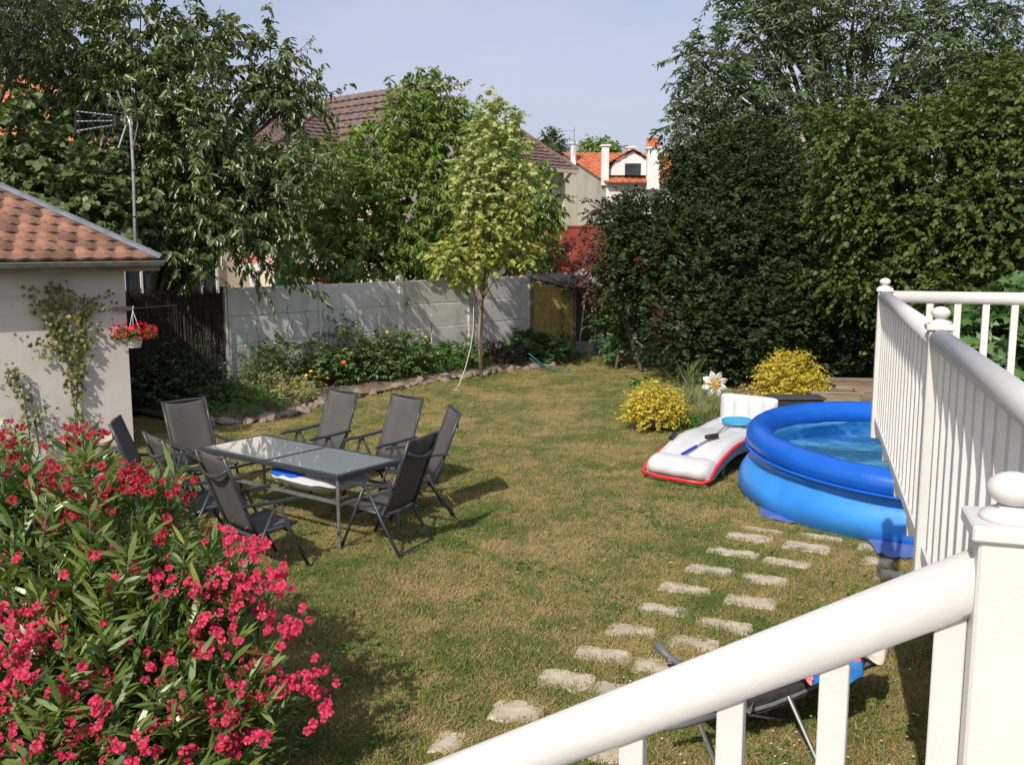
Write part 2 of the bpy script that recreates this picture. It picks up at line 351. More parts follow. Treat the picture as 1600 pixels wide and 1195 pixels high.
# stepping stones sunk in the grass: each one its own piece of the lawn
stone_m = mat('pale_stone', (.37, .32, .235), (.54, .47, .35), scale=7, rough=.92, bump=.4, bscale=25)
STONES = []
def Z4(x, y): return 700+x/2.133, 780+y/2.133
for zx, zy, L_, W_, rot in [(1050, 106, 150, .12, 0), (1005, 134, 150, .26, 0), (952, 181, 172, .22, 0), (873, 241, 155, .24, 0), (798, 299, 180, .23, 0), (715, 369, 160, .24, 0), (612, 446, 158, .24, 0), (518, 526, 180, .24, 0),
                      (395, 616, 180, .28, 0), (232, 714, 165, .30, 0), (0, 812, 90, .26, 0), (1237, 129, 150, .17, 0), (1194, 168, 155, .27, 0), (1130, 219, 155, .19, 0), (1053, 276, 152, .25, 0), (1010, 346, 172, .26, 0),
                      (920, 420, 185, .24, 0), (820, 488, 165, .24, 0), (700, 566, 160, .26, 0), (565, 655, 170, .26, 0), (520, 838, 150, .28, 0), (1396, 158, 60, .22, 0), (1430, 208, 100, .3, 0), (1480, 255, 120, .3, 0), (1420, 330, 130, .28, 0)]:
    x, y = Z4(zx, zy); h = L_/2.133/2
    a = gp(x-h, y-h*.14); b = gp(x+h, y+h*.14); c = (a+b)/2; d = (b-a).normalized(); nn = Vector((-d.y, d.x, 0)); hl = (b-a).length/2; hw = W_/2
    pts = []
    hw *= .94
    q = [(-1, -1), (-.5, -1.05), (0, -.95), (.5, -1.05), (1, -.95), (1.04, -.2), (.98, .9), (.5, 1.05), (0, .95), (-.55, 1.06), (-.98, .95), (-1.05, .1)]
    for i_ in range(12):
        for t_ in (0, .34, .67):
            u = q[i_][0]*(1-t_)+q[(i_+1) % 12][0]*t_; v = q[i_][1]*(1-t_)+q[(i_+1) % 12][1]*t_; pts.append(c+d*hl*(u*random.uniform(.97, 1.02))+nn*hw*(v*random.uniform(.92, 1.05)+.06*math.sin(u*5+c.x*9)))
    STONES.append((c, d, nn, hl, hw))
    z = bumpz(c.x, c.y)+.008; mb = MB(); N = len(pts)
    mb.add([p+Vector((0, 0, -.05)) for p in pts]+[p+Vector((0, 0, z-.006)) for p in pts]+[c+(p-c)*.94+Vector((0, 0, z+random.uniform(0, .004))) for p in pts],
           [(i, (i+1) % N, N+(i+1) % N, N+i) for i in range(N)]+[(N+i, N+(i+1) % N, 2*N+(i+1) % N, 2*N+i) for i in range(N)]+[tuple(range(2*N, 3*N))])
    mb.build('stepping_stone', stone_m, lawn)

# grass: small tufts placed on points, one object
def inpoly(P, poly):
    x, y = P[:, 0], P[:, 1]; r = np.zeros(len(P), bool); n = len(poly)
    for i in range(n):
        x1, y1 = poly[i][0], poly[i][1]; x2, y2 = poly[(i+1) % n][0], poly[(i+1) % n][1]
        m = ((y1 > y) != (y2 > y)); xi = (x2-x1)*(y-y1)/((y2-y1) if y2 != y1 else 1e-9)+x1; r ^= m & (x < xi)
    return r
POOL = (4.45, 10.2)
def scatter(x0, x1, y0, y1, dens):
    n = int((x1-x0)*(y1-y0)*dens); P = np.stack([rng.uniform(x0, x1, n), rng.uniform(y0, y1, n)], 1)
    u = P[:, 0]/P[:, 1]; keep = (u > -.62) & (u < .66)
    keep &= ~inpoly(P, [(p.x, p.y) for p in EDGE]+[(2.5, 25.6), (-6.5, 15.4)])
    keep &= (P[:, 0]-POOL[0])**2+(P[:, 1]-POOL[1])**2 > 1.84**2
    keep &= ~inpoly(P, [(-5.05, 12.77), (-5.75, 13.8), (-9, 12), (-9, 9.6)])
    for c, d, nn, hl, hw in STONES:
        q = P-np.array([c.x, c.y]); keep &= ~((np.abs(q@np.array([d.x, d.y])) < hl*.93) & (np.abs(q@np.array([nn.x, nn.y])) < hw*.78))
    return P[keep]
PG = np.concatenate([scatter(-6, 6, 3.6, 8, 760), scatter(-8, 8, 8, 13, 420), scatter(-9, 10, 13, 25, 170)])
def grass_object():
    nb = 30; a = rng.uniform(0, 2*np.pi, nb); rr = .055*np.sqrt(rng.random(nb)); pos = np.stack([rr*np.cos(a), rr*np.sin(a), np.zeros(nb)], 1)
    ax = np.stack([rng.normal(0, .75, nb), rng.normal(0, .75, nb), np.full(nb, .8)], 1)
    V, F, Q = leaves(pos, ax, rng.normal(size=(nb, 3)), rng.uniform(.014, .036, nb), (np.array([[0, .05, 0], [0, -.05, 0], [.6, .045, .05], [.6, -.045, .05], [1, 0, 0]]), np.array([[0, 1, 3], [0, 3, 2], [2, 3, 4]])))
    Z = np.array([bumpz(x, y) for x, y in PG]); pts = np.concatenate([PG, Z[:, None]], 1)
    nV = len(V); allv = np.concatenate([V, pts])
    me = bpy.data.meshes.new('grass'); me.vertices.add(len(allv)); me.vertices.foreach_set('co', allv.astype(np.float32).ravel())
    me.loops.add(F.size); me.loops.foreach_set('vertex_index', F.astype(np.int32).ravel()); me.polygons.add(len(F))
    me.polygons.foreach_set('loop_start', (np.arange(len(F))*3).astype(np.int32))
    q = me.attributes.new('rnd', 'FLOAT', 'FACE'); q.data.foreach_set('value', Q.astype(np.float32))
    t = me.attributes.new('is_blade', 'BOOLEAN', 'POINT'); t.data.foreach_set('value', np.arange(len(allv)) < nV)
    me.update(calc_edges=True); me.materials.append(blade_m)
    o = bpy.data.objects.new('grass', me); col.objects.link(o); o['kind'] = 'stuff'; tag(o, 'short patchy green and straw coloured grass of the lawn', 'grass')
    g = bpy.data.node_groups.new('grass_tufts', 'GeometryNodeTree')
    g.interface.new_socket('Geometry', in_out='INPUT', socket_type='NodeSocketGeometry'); g.interface.new_socket('Geometry', in_out='OUTPUT', socket_type='NodeSocketGeometry')
    N = g.nodes.new; l = g.links.new; gi = N('NodeGroupInput'); go = N('NodeGroupOutput')
    na = N('GeometryNodeInputNamedAttribute'); na.data_type = 'BOOLEAN'; na.inputs[0].default_value = 'is_blade'
    sp = N('GeometryNodeSeparateGeometry'); sp.domain = 'POINT'; l(gi.outputs[0], sp.inputs[0]); l(na.outputs[0], sp.inputs['Selection'])
    mp_ = N('GeometryNodeMeshToPoints'); l(sp.outputs['Inverted'], mp_.inputs[0])
    ip = N('GeometryNodeInstanceOnPoints'); l(mp_.outputs[0], ip.inputs['Points']); l(sp.outputs['Selection'], ip.inputs['Instance'])
    rv = N('FunctionNodeRandomValue'); rv.data_type = 'FLOAT_VECTOR'; rv.inputs[0].default_value = (-.25, -.25, 0); rv.inputs[1].default_value = (.25, .25, 6.283)
    rs = N('FunctionNodeRandomValue'); rs.data_type = 'FLOAT'; rs.inputs[2].default_value = .6; rs.inputs[3].default_value = 1.75; rs.inputs['Seed'].default_value = 3
    l(rv.outputs[0], ip.inputs['Rotation']); l(rs.outputs[1], ip.inputs['Scale']); l(ip.outputs[0], go.inputs[0])
    md = o.modifiers.new('grass', 'NODES'); md.node_group = g
    return o
grass_object()
# broad leaved clumps of clover and weeds, and tiny daisies in the lawn
weed_lm = leafmat('clover_leaf', [(.05, .10, .02), (.10, .17, .035)], gloss=.06)
def clover():
    n = 3200; P = scatter(-3.5, 5, 4.2, 12, 90)[:n]; f = np.sin(P[:, 0]*2.3+1)*np.sin(P[:, 1]*1.9)+.5*np.sin(P[:, 0]*5+P[:, 1]*4); P = P[f > .35]
    m = 9; pos = np.repeat(np.concatenate([P, np.full((len(P), 1), .02)], 1), m, 0); N = len(pos); pos += rng.normal(0, .03, (N, 3))*[1, 1, .15]
    V = leaves(pos, rng.normal(size=(N, 3))*[1, 1, .25], np.array([0, 0, 1.])+rng.normal(0, .3, (N, 3)), rng.uniform(.018, .035, N), T_ROUND)
    tag(np_obj('clover', V, weed_lm, kind='stuff'), 'scattered patches of clover leaves growing in the lawn', 'clover')
clover()
def daisies():
    P = scatter(0.2, 2.6, 4.6, 6.2, 28); n = len(P); pos = np.concatenate([P, np.full((n, 1), .045)], 1)
    V = leaves(np.repeat(pos, 4, 0), np.tile(np.array([[1, 0, 0], [0, 1, 0], [-1, 0, 0], [0, -1, 0.]]), (n, 1)), np.tile(np.array([0, 0, 1.]), (4*n, 1)), np.full(4*n, .009), T_ROUND)
    tag(np_obj('daisies', V, mat('daisy_white', (.75, .75, .7), rough=.7), kind='stuff'), 'tiny white daisies dotted in the grass below the stair rail', 'daisies')
daisies()
def fallen():
    P = scatter(-4, 4.5, 4.3, 14, 4.5); n = len(P); pos = np.concatenate([P, rng.uniform(.02, .045, (n, 1))], 1)
    V = leaves(pos, rng.normal(size=(n, 3))*[1, 1, .2], np.array([0, 0, 1.])+rng.normal(0, .4, (n, 3)), rng.uniform(.03, .06, n), T_OVATE)
    tag(np_obj('fallen_leaves', V, leafmat('dry_leaf', [(.20, .12, .05), (.32, .22, .09), (.14, .13, .04)]), kind='stuff'), 'few dry fallen leaves lying scattered on the lawn', 'leaves')
fallen()

# ================================================================== CONCRETE FENCE
conc_m = mat('concrete_plate', (.50, .49, .46), (.66, .65, .62), scale=2.2, rough=.92, bump=.25, bscale=60, lo=.3, hi=.7)
def stain(m, colr, top=True, s=(6, 6, .7), amt=.55):
    """weather streaks: tall narrow noise multiplied in"""
    n = m.node_tree; b = n.nodes['Principled BSDF']; src = b.inputs['Base Color'].links[0].from_socket
    t = n.nodes.new('ShaderNodeTexCoord'); mp_ = n.nodes.new('ShaderNodeMapping'); mp_.inputs['Scale'].default_value = s; n.links.new(t.outputs['Object'], mp_.inputs[0])
    z = n.nodes.new('ShaderNodeTexNoise'); z.inputs['Scale'].default_value = 1.5; z.inputs['Detail'].default_value = 6; n.links.new(mp_.outputs[0], z.inputs['Vector'])
    r = n.nodes.new('ShaderNodeValToRGB'); r.color_ramp.elements[0].position = .52; r.color_ramp.elements[1].position = .72
    r.color_ramp.elements[0].color = (0, 0, 0, 1); r.color_ramp.elements[1].color = (amt,)*3+(1,); n.links.new(z.outputs[0], r.inputs[0])
    mi = n.nodes.new('ShaderNodeMixRGB'); mi.inputs[2].default_value = (*colr, 1); n.links.new(r.outputs[0], mi.inputs[0]); n.links.new(src, mi.inputs[1]); n.links.new(mi.outputs[0], b.inputs['Base Color'])
stain(conc_m, (.22, .21, .18), s=(1.6, 1.6, 1.0), amt=.4)
postc_m = mat('concrete_post', (.50, .48, .43), (.64, .62, .57), scale=5, rough=.9, bump=.3, bscale=50)
fence = empty('concrete_fence', F0); tag(fence, 'grey fence of stacked concrete plates between slim pale posts behind the vegetable bed', 'fence')
ang = math.atan2(FD.y, FD.x)
def plate_mesh(seed):
    r_ = random.Random(seed); n = 14; v = []; L_ = 1.93; H_ = .49
    for i in range(n+1):
        x = -L_/2+L_*i/n; dz = r_.uniform(-.006, .004); db = r_.uniform(-.004, .006)
        v += [(x, -.006, -.006), (x, -.022, .012+db), (x, -.025, H_*.5), (x, -.02, H_-.016+dz), (x, -.004, H_+.004), (x, .02, H_+.004), (x, .02, -.006)]
    f = []
    for i in range(n):
        for k in range(7): a = i*7+k; b = i*7+(k+1) % 7; f.append((a, a+7, b+7, b))
    f += [tuple(range(6, -1, -1)), tuple(n*7+k for k in range(7))]
    me = bpy.data.meshes.new('plate'); me.from_pydata(v, [], f); me.update(); me.materials.append(conc_m); return me
pms = [plate_mesh(i) for i in range(4)]
# post distances: 498, 625, 740, 825, 910 px in the photograph fall 2 m apart
S0 = -.12+2.0*0
posts = [1.93+2.0*k for k in range(-1, 6)]
for k, s in enumerate(posts):
    ht = 2.07 if k in (2, 4, 5, 6) else 1.99
    p = MB().box((0, 0, ht/2), (.12, .12, ht), bev=.012); p.add([(-.06, -.06, ht), (.06, -.06, ht), (.06, .06, ht), (-.06, .06, ht), (0, 0, ht+.035)], [(0, 1, 4), (1, 2, 4), (2, 3, 4), (3, 0, 4)])
    o = p.build('post', postc_m, fence); o.location = FD*s+FN*.0; o.rotation_euler = (0, 0, ang)
    if k == len(posts)-1: break
    for r_ in range(4):
        o = bpy.data.objects.new('plate', pms[(k*4+r_*3) % 4]); col.objects.link(o); o.parent = fence
        o.location = FD*(s+1.0)+Vector((0, 0, r_*.494+random.uniform(-.002, .002)))+FN*random.uniform(-.006, .006); o.rotation_euler = (random.uniform(-.006, .006), 0, ang)
# spiral tomato stakes
rod_m = mat('galvanised_rod', (.09, .09, .088), rough=.6, metal=.3)
for i, (x, yt) in enumerate([(404, 470), (430, 484), (447, 475), (481, 482), (503, 482), (517, 485), (540, 482), (559, 482), (567, 483), (586, 488), (596, 466), (604, 464), (634, 476), (458, 500)]):
    s0 = 0
    u = (x-800)/FPX
    # point on a line 0.35 m in front of the fence
    A = F0+FN*(.28+.1*(i % 3)); t = (u*A.y-A.x)/(FD.x-u*FD.y); b = A+FD*t
    top = at(x, yt, b.y).z; lean = random.uniform(-.05, .05)
    e = empty('spiral_stake', (b.x, b.y, 0)); 
    pts = [(.022*math.cos(k*.9)+lean*k/34, .022*math.sin(k*.9), top*k/34) for k in range(35)]
    MB().tube(pts, .006, 5).build('rod', rod_m, e, smooth=True)
    tag(e, 'wavy metal tomato stake, '+['first', 'second', 'third', 'fourth', 'fifth', 'sixth', 'seventh', 'eighth', 'ninth', 'tenth', 'eleventh', 'twelfth', 'thirteenth, just right of the post', 'short one low down near the left end'][i]+('' if i > 11 else ' from the left along the concrete fence'), 'plant stake', 'spiral tomato stakes along the concrete fence')
# brushwood screen on the left run of the fence
brush_m = mat('brushwood', (.022, .015, .012), (.07, .048, .036), scale=30, rough=.95, bump=1, bscale=80, stretch=(1, 1, .12))
e = empty('brushwood_screen', F0-FD*3.0); tag(e, 'dark brown brushwood screen between the garage and the concrete fence', 'screen')
br = MB()
for i in range(520):
    s = -3.6+3.55*i/520+random.uniform(-.01, .01)+3.0; o_ = random.uniform(-.02, .03); h = 1.98+random.uniform(-.1, .06); p = FD*s+FN*(o_+.03)
    br.bar((p.x, p.y, 0), (p.x+random.uniform(-.02, .02), p.y+random.uniform(-.02, .02), h), random.uniform(.006, .014), .008)
br.build('twigs', brush_m, e, kind='stuff')
w_ = MB()
w_.box(FD*1.2+Vector((0, 0, .95)), (3.6, .02, 1.9), rz=ang); w_.build('backing', brush_m, e)
for z in (.4, 1.0, 1.6):
    a = FD*-.6+FN*.055+Vector((0, 0, z)); MB().tube([a, a+FD*3.5], .004, 4).build('wire', rod_m, e)

# ================================================================== GARAGE
GD = Vector((.79, .613, 0)).normalized(); GB = Vector((-GD.y, GD.x, 0))   # along the front wall (to the right), and backwards
GC = gp(210, 705)       # front right corner at the ground
render_m = mat('rough_render', (.52, .475, .43), (.64, .60, .555), scale=1.3, rough=.95, bump=.35, bscale=90, lo=.25, hi=.75)
stain(render_m, (.36, .33, .30), s=(1.2, 1.2, 1.2), amt=.5)
def block_lines(m):
    n = m.node_tree; l = n.links.new; b = n.nodes['Principled BSDF']; src = b.inputs['Base Color'].links[0].from_socket
    t = n.nodes.new('ShaderNodeTexCoord'); br_ = n.nodes.new('ShaderNodeTexBrick'); mp_ = n.nodes.new('ShaderNodeMapping'); mp_.inputs['Rotation'].default_value = (R(90), 0, 0)
    l(t.outputs['Object'], mp_.inputs[0]); l(mp_.outputs[0], br_.inputs['Vector']); br_.inputs['Scale'].default_value = 1
    br_.inputs['Brick Width'].default_value = .45; br_.inputs['Row Height'].default_value = .235; br_.inputs['Mortar Size'].default_value = .014; br_.inputs['Mortar Smooth'].default_value = 1
    br_.inputs['Color1'].default_value = br_.inputs['Color2'].default_value = (0, 0, 0, 1); br_.inputs['Mortar'].default_value = (1, 1, 1, 1)
    z = n.nodes.new('ShaderNodeTexNoise'); z.inputs['Scale'].default_value = 1.4; z.inputs['Detail'].default_value = 4; l(t.outputs['Object'], z.inputs['Vector'])
    r = n.nodes.new('ShaderNodeValToRGB'); r.color_ramp.elements[0].position = .47; r.color_ramp.elements[1].position = .62; r.color_ramp.elements[1].color = (.3, .3, .3, 1); l(z.outputs[0], r.inputs[0])
    mu = n.nodes.new('ShaderNodeMath'); mu.operation = 'MULTIPLY'; l(br_.outputs['Color'], mu.inputs[0]); l(r.outputs[0], mu.inputs[1])
    mi = n.nodes.new('ShaderNodeMixRGB'); mi.inputs[2].default_value = (.27, .235, .205, 1); l(mu.outputs[0], mi.inputs[0]); l(src, mi.inputs[1]); l(mi.outputs[0], b.inputs['Base Color'])
block_lines(render_m)
gar = empty('garage', GC, math.atan2(GD.y, GD.x)); tag(gar, 'small rendered garage with wavy clay tile roof at the left edge', 'garage')
# local frame: x to the right along the wall (corner at 0), y backwards
WH = 2.47; LW = 5.2; DW = 5.0
MB().box((-LW/2, .1, WH/2), (LW, .2, WH)).build('wall', render_m, gar)
MB().box((-.1, .2+DW/2, WH/2), (.2, DW, WH-.004)).build('wall', render_m, gar)
MB().box((-LW/2, .2+DW+.1, WH/2), (LW, .2, WH)).build('wall', render_m, gar)
tile_m = mat('clay_tile', (.19, .085, .055), (.30, .155, .10), scale=6, rough=.88, bump=.35, bscale=45)
def obj_random(m, amt=.35):
    n = m.node_tree; b = n.nodes['Principled BSDF']; src = b.inputs['Base Color'].links[0].from_socket
    oi = n.nodes.new('ShaderNodeObjectInfo'); mr = n.nodes.new('ShaderNodeMapRange'); mr.inputs[3].default_value = 1-amt; mr.inputs[4].default_value = 1+amt*.5; n.links.new(oi.outputs['Random'], mr.inputs[0])
    mi = n.nodes.new('ShaderNodeMixRGB'); mi.blend_type = 'MULTIPLY'; mi.inputs[0].default_value = 1; n.links.new(src, mi.inputs[1]); n.links.new(mr.outputs[0], mi.inputs[2]); n.links.new(mi.outputs[0], b.inputs['Base Color'])
stain(tile_m, (.12, .09, .07), s=(7, 7, 7), amt=.85); obj_random(tile_m, .45)
OV = .36; SL = math.tan(R(31)); EZ = WH+.06     # overhang, slope, eave height
roof = MB(); ex = OV; ey = -OV; D2 = (DW+.4)/2+OV
# hip roof: front slope, right slope, back slope
apx = ex-D2; ridge_z = EZ+D2*SL
roof.add([(-LW, ey, EZ), (ex, ey, EZ), (apx, ey+D2, ridge_z), (-LW, ey+D2, ridge_z)], [(0, 1, 2, 3)])
roof.add([(ex, ey, EZ), (ex, ey+2*D2, EZ), (apx, ey+D2, ridge_z)], [(0, 1, 2)])
roof.add([(ex, ey+2*D2, EZ), (-LW, ey+2*D2, EZ), (-LW, ey+D2, ridge_z), (apx, ey+D2, ridge_z)], [(0, 1, 2, 3)])
roof_o = roof.build('roof', tile_m, gar)
def tile_mesh():
    v = []; f = []; n = 8; W_ = .245; Lt = .26
    for j, (y, dz) in enumerate(((0, -.034), (0, .0), (.03, .004), (Lt, -.012))):
        for i in range(n+1):
            u = i/n; z = .028*(.5-.5*math.cos(2*math.pi*u))**1.0+dz
            yy = y-(.022*math.sin(math.pi*u) if j < 3 else 0); v.append((u*W_, yy, z))
    for j in range(3):
        for i in range(n): a = j*(n+1)+i; f.append((a, a+1, a+n+2, a+n+1))
    me = bpy.data.meshes.new('tile'); me.from_pydata(v, [], f); me.update(); me.polygons.foreach_set('use_smooth', [True]*len(f)); me.set_sharp_from_angle(angle=R(40)); me.materials.append(tile_m); return me
tm_ = tile_mesh(); sa = R(31); pitch_ = .205
rowi = 0
while rowi*pitch_*math.cos(sa) < D2-.1:
    run = rowi*pitch_*math.cos(sa); x = ex-run-.08
    k = 0
    x0 = ex-.08-run
    nt_ = int((x0+4.2)/.24)
    for k in range(nt_):
        xx = x0-.20-.24*k - ((run/.24) % 1)*.0
        if rowi > 13: break
        o = bpy.data.objects.new('tile', tm_); col.objects.link(o); o.parent = roof_o
        o.location = (xx-.02, ey+run-.02, EZ+run*SL+.045+random.uniform(-.004, .004)); o.rotation_euler = (sa+random.uniform(-.02, .02), random.uniform(-.015, .015), random.uniform(-.02, .02))
    rowi += 1
zinc_m = mat('zinc', (.30, .31, .32), (.42, .43, .44), scale=8, rough=.45, metal=.7)
h0 = Vector((ex+.02, ey-.02, EZ+.06)); h1 = Vector((apx, ey+D2, ridge_z+.08))
fl = MB(); dd = (h1-h0).normalized()
fl.grid(lambda u, v: h0.lerp(h1, u)+Vector((1, 1, 0)).normalized()*((v-.5)*.2)+Vector((0, 0, .03-.11*abs(v-.5))), 12, 4)
fl.build('hip_flashing', zinc_m, gar, smooth=True)
wood_m = mat('weathered_wood', (.16, .13, .105), (.28, .235, .19), scale=12, rough=.85, bump=.4, bscale=40, stretch=(.2, 1, 1))
MB().box((-LW/2+ex/2, ey+.06, EZ-.06), (LW+ex, .03, .13)).build('fascia', wood_m, gar)
MB().box((ex-.02, ey+D2, EZ-.06), (.03, 2*D2-.1, .13)).build('fascia', wood_m, gar)
MB().box((-LW/2+ex/2, ey+.2, EZ-.115), (LW+ex-.06, .26, .012)).build('soffit', wood_m, gar)
gu = MB(); gu.grid(lambda u, v: (-LW+u*(LW+ex+.02), ey-.035+.06*math.cos(math.pi+math.pi*v), EZ-.005-.06*math.sin(math.pi*v)), 6, 8); gu.grid(lambda u, v: (-LW+u*(LW+ex+.02), ey-.095+.008*math.cos(6.28*v), EZ-.002+.008*math.sin(6.28*v)), 4, 6)
gu.build('gutter', zinc_m, gar, smooth=True)

def gloc(x, y, z): p = GC+GD*x+GB*y; return Vector((p.x, p.y, z))
def on_wall(px, py, off=.03):
    """point on the garage wall behind that pixel"""
    r = ray(px, py); nrm_ = -GB; A = GC+nrm_*off; t = (A-Vector((0, 0, EYE))).dot(nrm_)/r.dot(nrm_); q = r*t; return Vector((q.x, q.y, q.z+EYE))

# aerial on its mast
al_m = mat('aluminium', (.55, .56, .57), (.38, .38, .38), scale=20, rough=.35, metal=.85); blk_m = mat('black_plastic', (.015, .015, .016), rough=.5)
D_ = 13.7
def A_(x, y, d=D_): return at(x, y, d)
mast = empty('tv_aerial', (A_(211, 375).x, D_, 0)); O_ = mast.location.copy()
tag(mast, 'television aerial with grid reflector on a bent mast rising behind the garage roof', 'aerial')
def rel(pts): return [Vector(p)-O_ for p in pts]
b_ = A_(211, 380); MB().tube(rel([(b_.x, D_, b_.z-.3), b_, A_(208, 260), A_(204, 196), A_(201, 184), A_(197, 181), A_(196, 190), A_(194, 197)]), [.022]*4+[.018]*4, 10).build('mast', al_m, mast, smooth=True)
MB().tube(rel([A_(183, 142, 13.5), A_(198, 181, 13.65)]), .014, 6).build('reflector_arm', al_m, mast)
MB().tube(rel([A_(197, 196, 13.65), A_(185, 232, 13.5)]), .012, 6).build('reflector_arm', al_m, mast)
for k in range(12):
    t = k/11; yc = 141+93*t; bend = abs(t-.5)*2; xl = 160+15*(1-bend)-(2 if t > .5 else 0); xr = xl+42
    MB().tube(rel([A_(xl, yc-1, 13.35+.3*(1-bend)), A_(xr, yc+5, 13.75+.3*(1-bend))]), .0035, 4).build('reflector_rod', al_m, mast)
for xs in ((158, 175, 163), (207, 216, 208)):
    MB().tube(rel([A_(xs[0], 141, 13.5), A_(xs[1], 190, 13.6)]), .014, 5).build('side_strut', blk_m, mast); MB().tube(rel([A_(xs[1], 193, 13.6), A_(xs[2], 232, 13.5)]), .014, 5).build('side_strut', blk_m, mast)
for ya, yb in ((174, 181), (190, 189), (205, 196)):
    a, b = A_(118, ya, 13.1), A_(177, yb, 13.6); MB().tube(rel([a, b]), .010, 6).build('boom', al_m, mast)
    dv = (b-a); nn = dv.cross(Vector((0, 0, 1))).normalized()
    el = MB()
    for k in range(9): c = a.lerp(b, .06+k*.11); el.box(c-O_, (.05, .05, .012), rot=None)
    el.build('directors', al_m, mast)
MB().tube(rel([A_(118, 172, 13.1), A_(118, 207, 13.1)]), .012, 6).build('end_clip', blk_m, mast)
MB().box(A_(178, 190, 13.6)-O_, (.09, .06, .16), bev=.01).build('junction_box', blk_m, mast)
MB().tube(rel([A_(188, 189), A_(197, 189)]), .018, 6).build('clamp', al_m, mast)
for y_ in (265, 338): MB().tube(rel([A_(209.5, y_), A_(209.6, y_+2.5)]), .028, 8).build('cable_tie', blk_m, mast)

# things on the garage wall
vine_lm = leafmat('vine_leaf', [(.045, .065, .018), (.08, .10, .03), (.10, .10, .035), (.22, .17, .03)], gloss=.08)
def wall_vine(label, strands, dens, size):
    b0 = on_wall(*strands[0][0]); root = empty('climbing_vine', (b0.x, b0.y, 0)); tag(root, label, 'climbing plant', 'vines climbing the garage wall'); off = Vector(root.location)
    st = MB(); P = []; 
    for s in strands:
        pts = [on_wall(x, y, .03+random.uniform(0, .03)) for x, y in s[:-1] if not isinstance(x, str)]; wdt = s[-1]
        st.tube([p-off for p in pts], .007, 5)
        for i in range(len(pts)-1):
            n = int((pts[i+1]-pts[i]).length*dens*wdt[i])
            for _ in range(n):
                q = pts[i].lerp(pts[i+1], random.random())+GD*random.gauss(0, wdt[i]*.14)+Vector((0, 0, random.gauss(0, .06)))-GB*random.uniform(.0, .09); P.append(q-off)
    P = np.array([tuple(p) for p in P]); n = len(P); out = -np.array(GB)
    ax = np.array([0, 0, -.7])+rng.normal(0, .5, (n, 3))+out*.3; up = out+rng.normal(0, .35, (n, 3))
    np_obj('foliage', leaves(P, ax, up, size*rng.uniform(.6, 1.2, n), T_MAPLE), vine_lm, root); st.build('stem', bark, root)
wall_vine('tall two armed vine with dense leafy tops climbing the middle of the garage wall',
          [[(122, 665), (112, 610), (105, 560), (90, 500), (80, 470), (72, 448), (0.1, 0.5, 1.1, .7, 1.0)], [(118, 660), (122, 590), (127, 520), (130, 480), (148, 465), (.3, .5, .9, 1.0)],
           [(100, 545), (95, 520), (75, 500), (60, 470), (1.2, .4, .4)], [(112, 480), (100, 460), (98, 448), (.5, .4)]], 250, .062)
wall_vine('thin sparse yellowing vine on two canes at the left end of the garage wall',
          [[(62, 690), (52, 655), (48, 620), (30, 600), (12, 575), (.7, .8, .5, .5)], [(10, 600), (14, 585), (22, 575), (.8, .6)], [(60, 690), (70, 685), (80, 680), (.5, .5)]], 130, .06)
for x in (35, 47):
    a = on_wall(x+14, 700, .06); b = on_wall(x, 598, .05); c_ = MB().tube([(0, 0, 0), b-a], .008, 5); o = c_.build('plant_cane', bark); o.location = a
    tag(o, ['left', 'right'][x == 47]+' one of the two short plant canes at the left end of the garage wall', 'cane', 'canes for the left vine')
# hanging pot on a bar
barp = on_wall(176, 482, .05); hb = empty('wall_bar', barp); tag(hb, 'dark flat bar reaching past the garage corner and holding the flower pot', 'bar')
e1 = on_wall(176, 483, .05); e2 = on_wall(203, 482, .05); e3 = e2+(e2-e1).normalized()*.62; e3.z += .02
MB().bar(e1-barp, e2+(e2-e1).normalized()*.02-barp, .02, .055).build('board', wood_m, hb); MB().tube([e2-barp, e3-barp], .008, 5).build('rod', rod_m, hb)
pc = e2-GB*.12; pt = empty('hanging_flower_pot', (pc.x, pc.y, 0)); tag(pt, 'white hanging pot overflowing with red flowers at the garage corner', 'flower pot')
ptz = on_wall(201, 536, .15).z; white_pl = mat('white_plastic', (.72, .71, .68), (.62, .60, .57), scale=9, rough=.5)
MB().lathe((0, 0, ptz-.06), [(.001, 0), (.075, 0), (.105, .12), (.112, .12), (.112, .15), (.1, .15), (.095, .11), (.001, .11)], 20).build('pot', white_pl, pt, smooth=False)
for a in (0, 2.1, 4.2): MB().tube([(.1*math.cos(a), .1*math.sin(a), ptz+.09), (0, 0, e2.z-.02)], .004, 4).build('hanger', white_pl, pt)
MB().tube([(0, 0, e2.z-.04), (0, 0, e2.z+.02), (.0, .03, e2.z+.035), (0, .05, e2.z+.01)], .005, 5).build('hook', white_pl, pt)
red_m = leafmat('red_petal', [(.30, .008, .02), (.55, .02, .04)], trans=.25, gloss=.03, tint=(1.1, .6, .7))
basket_lm = leafmat('basket_leaf', [(.05, .09, .02), (.10, .16, .04)])
n = 70; th = rng.uniform(0, 6.28, n); B = np.stack([.05*np.cos(th), .05*np.sin(th), np.full(n, ptz+.08)], 1); D0 = np.stack([np.cos(th), np.sin(th), rng.uniform(.1, 1.3, n)], 1)
np_obj('foliage', sprigs(B, D0, rng.uniform(.14, .26, n), 9, .055, T_OVATE, droop=.25), basket_lm, pt)
n = 260; th = rng.uniform(0, 6.28, n); rr = .26*np.sqrt(rng.random(n)); P = np.stack([rr*np.cos(th)*1.15, rr*np.sin(th), ptz+.24-1.2*rr**2+rng.uniform(-.1, .04, n)], 1)
np_obj('flowers', leaves(P, rng.normal(size=(n, 3)), np.array([0, 0, 1.])+rng.normal(0, .6, (n, 3)), rng.uniform(.03, .05, n), T_ROUND), red_m, pt, kind='stuff')
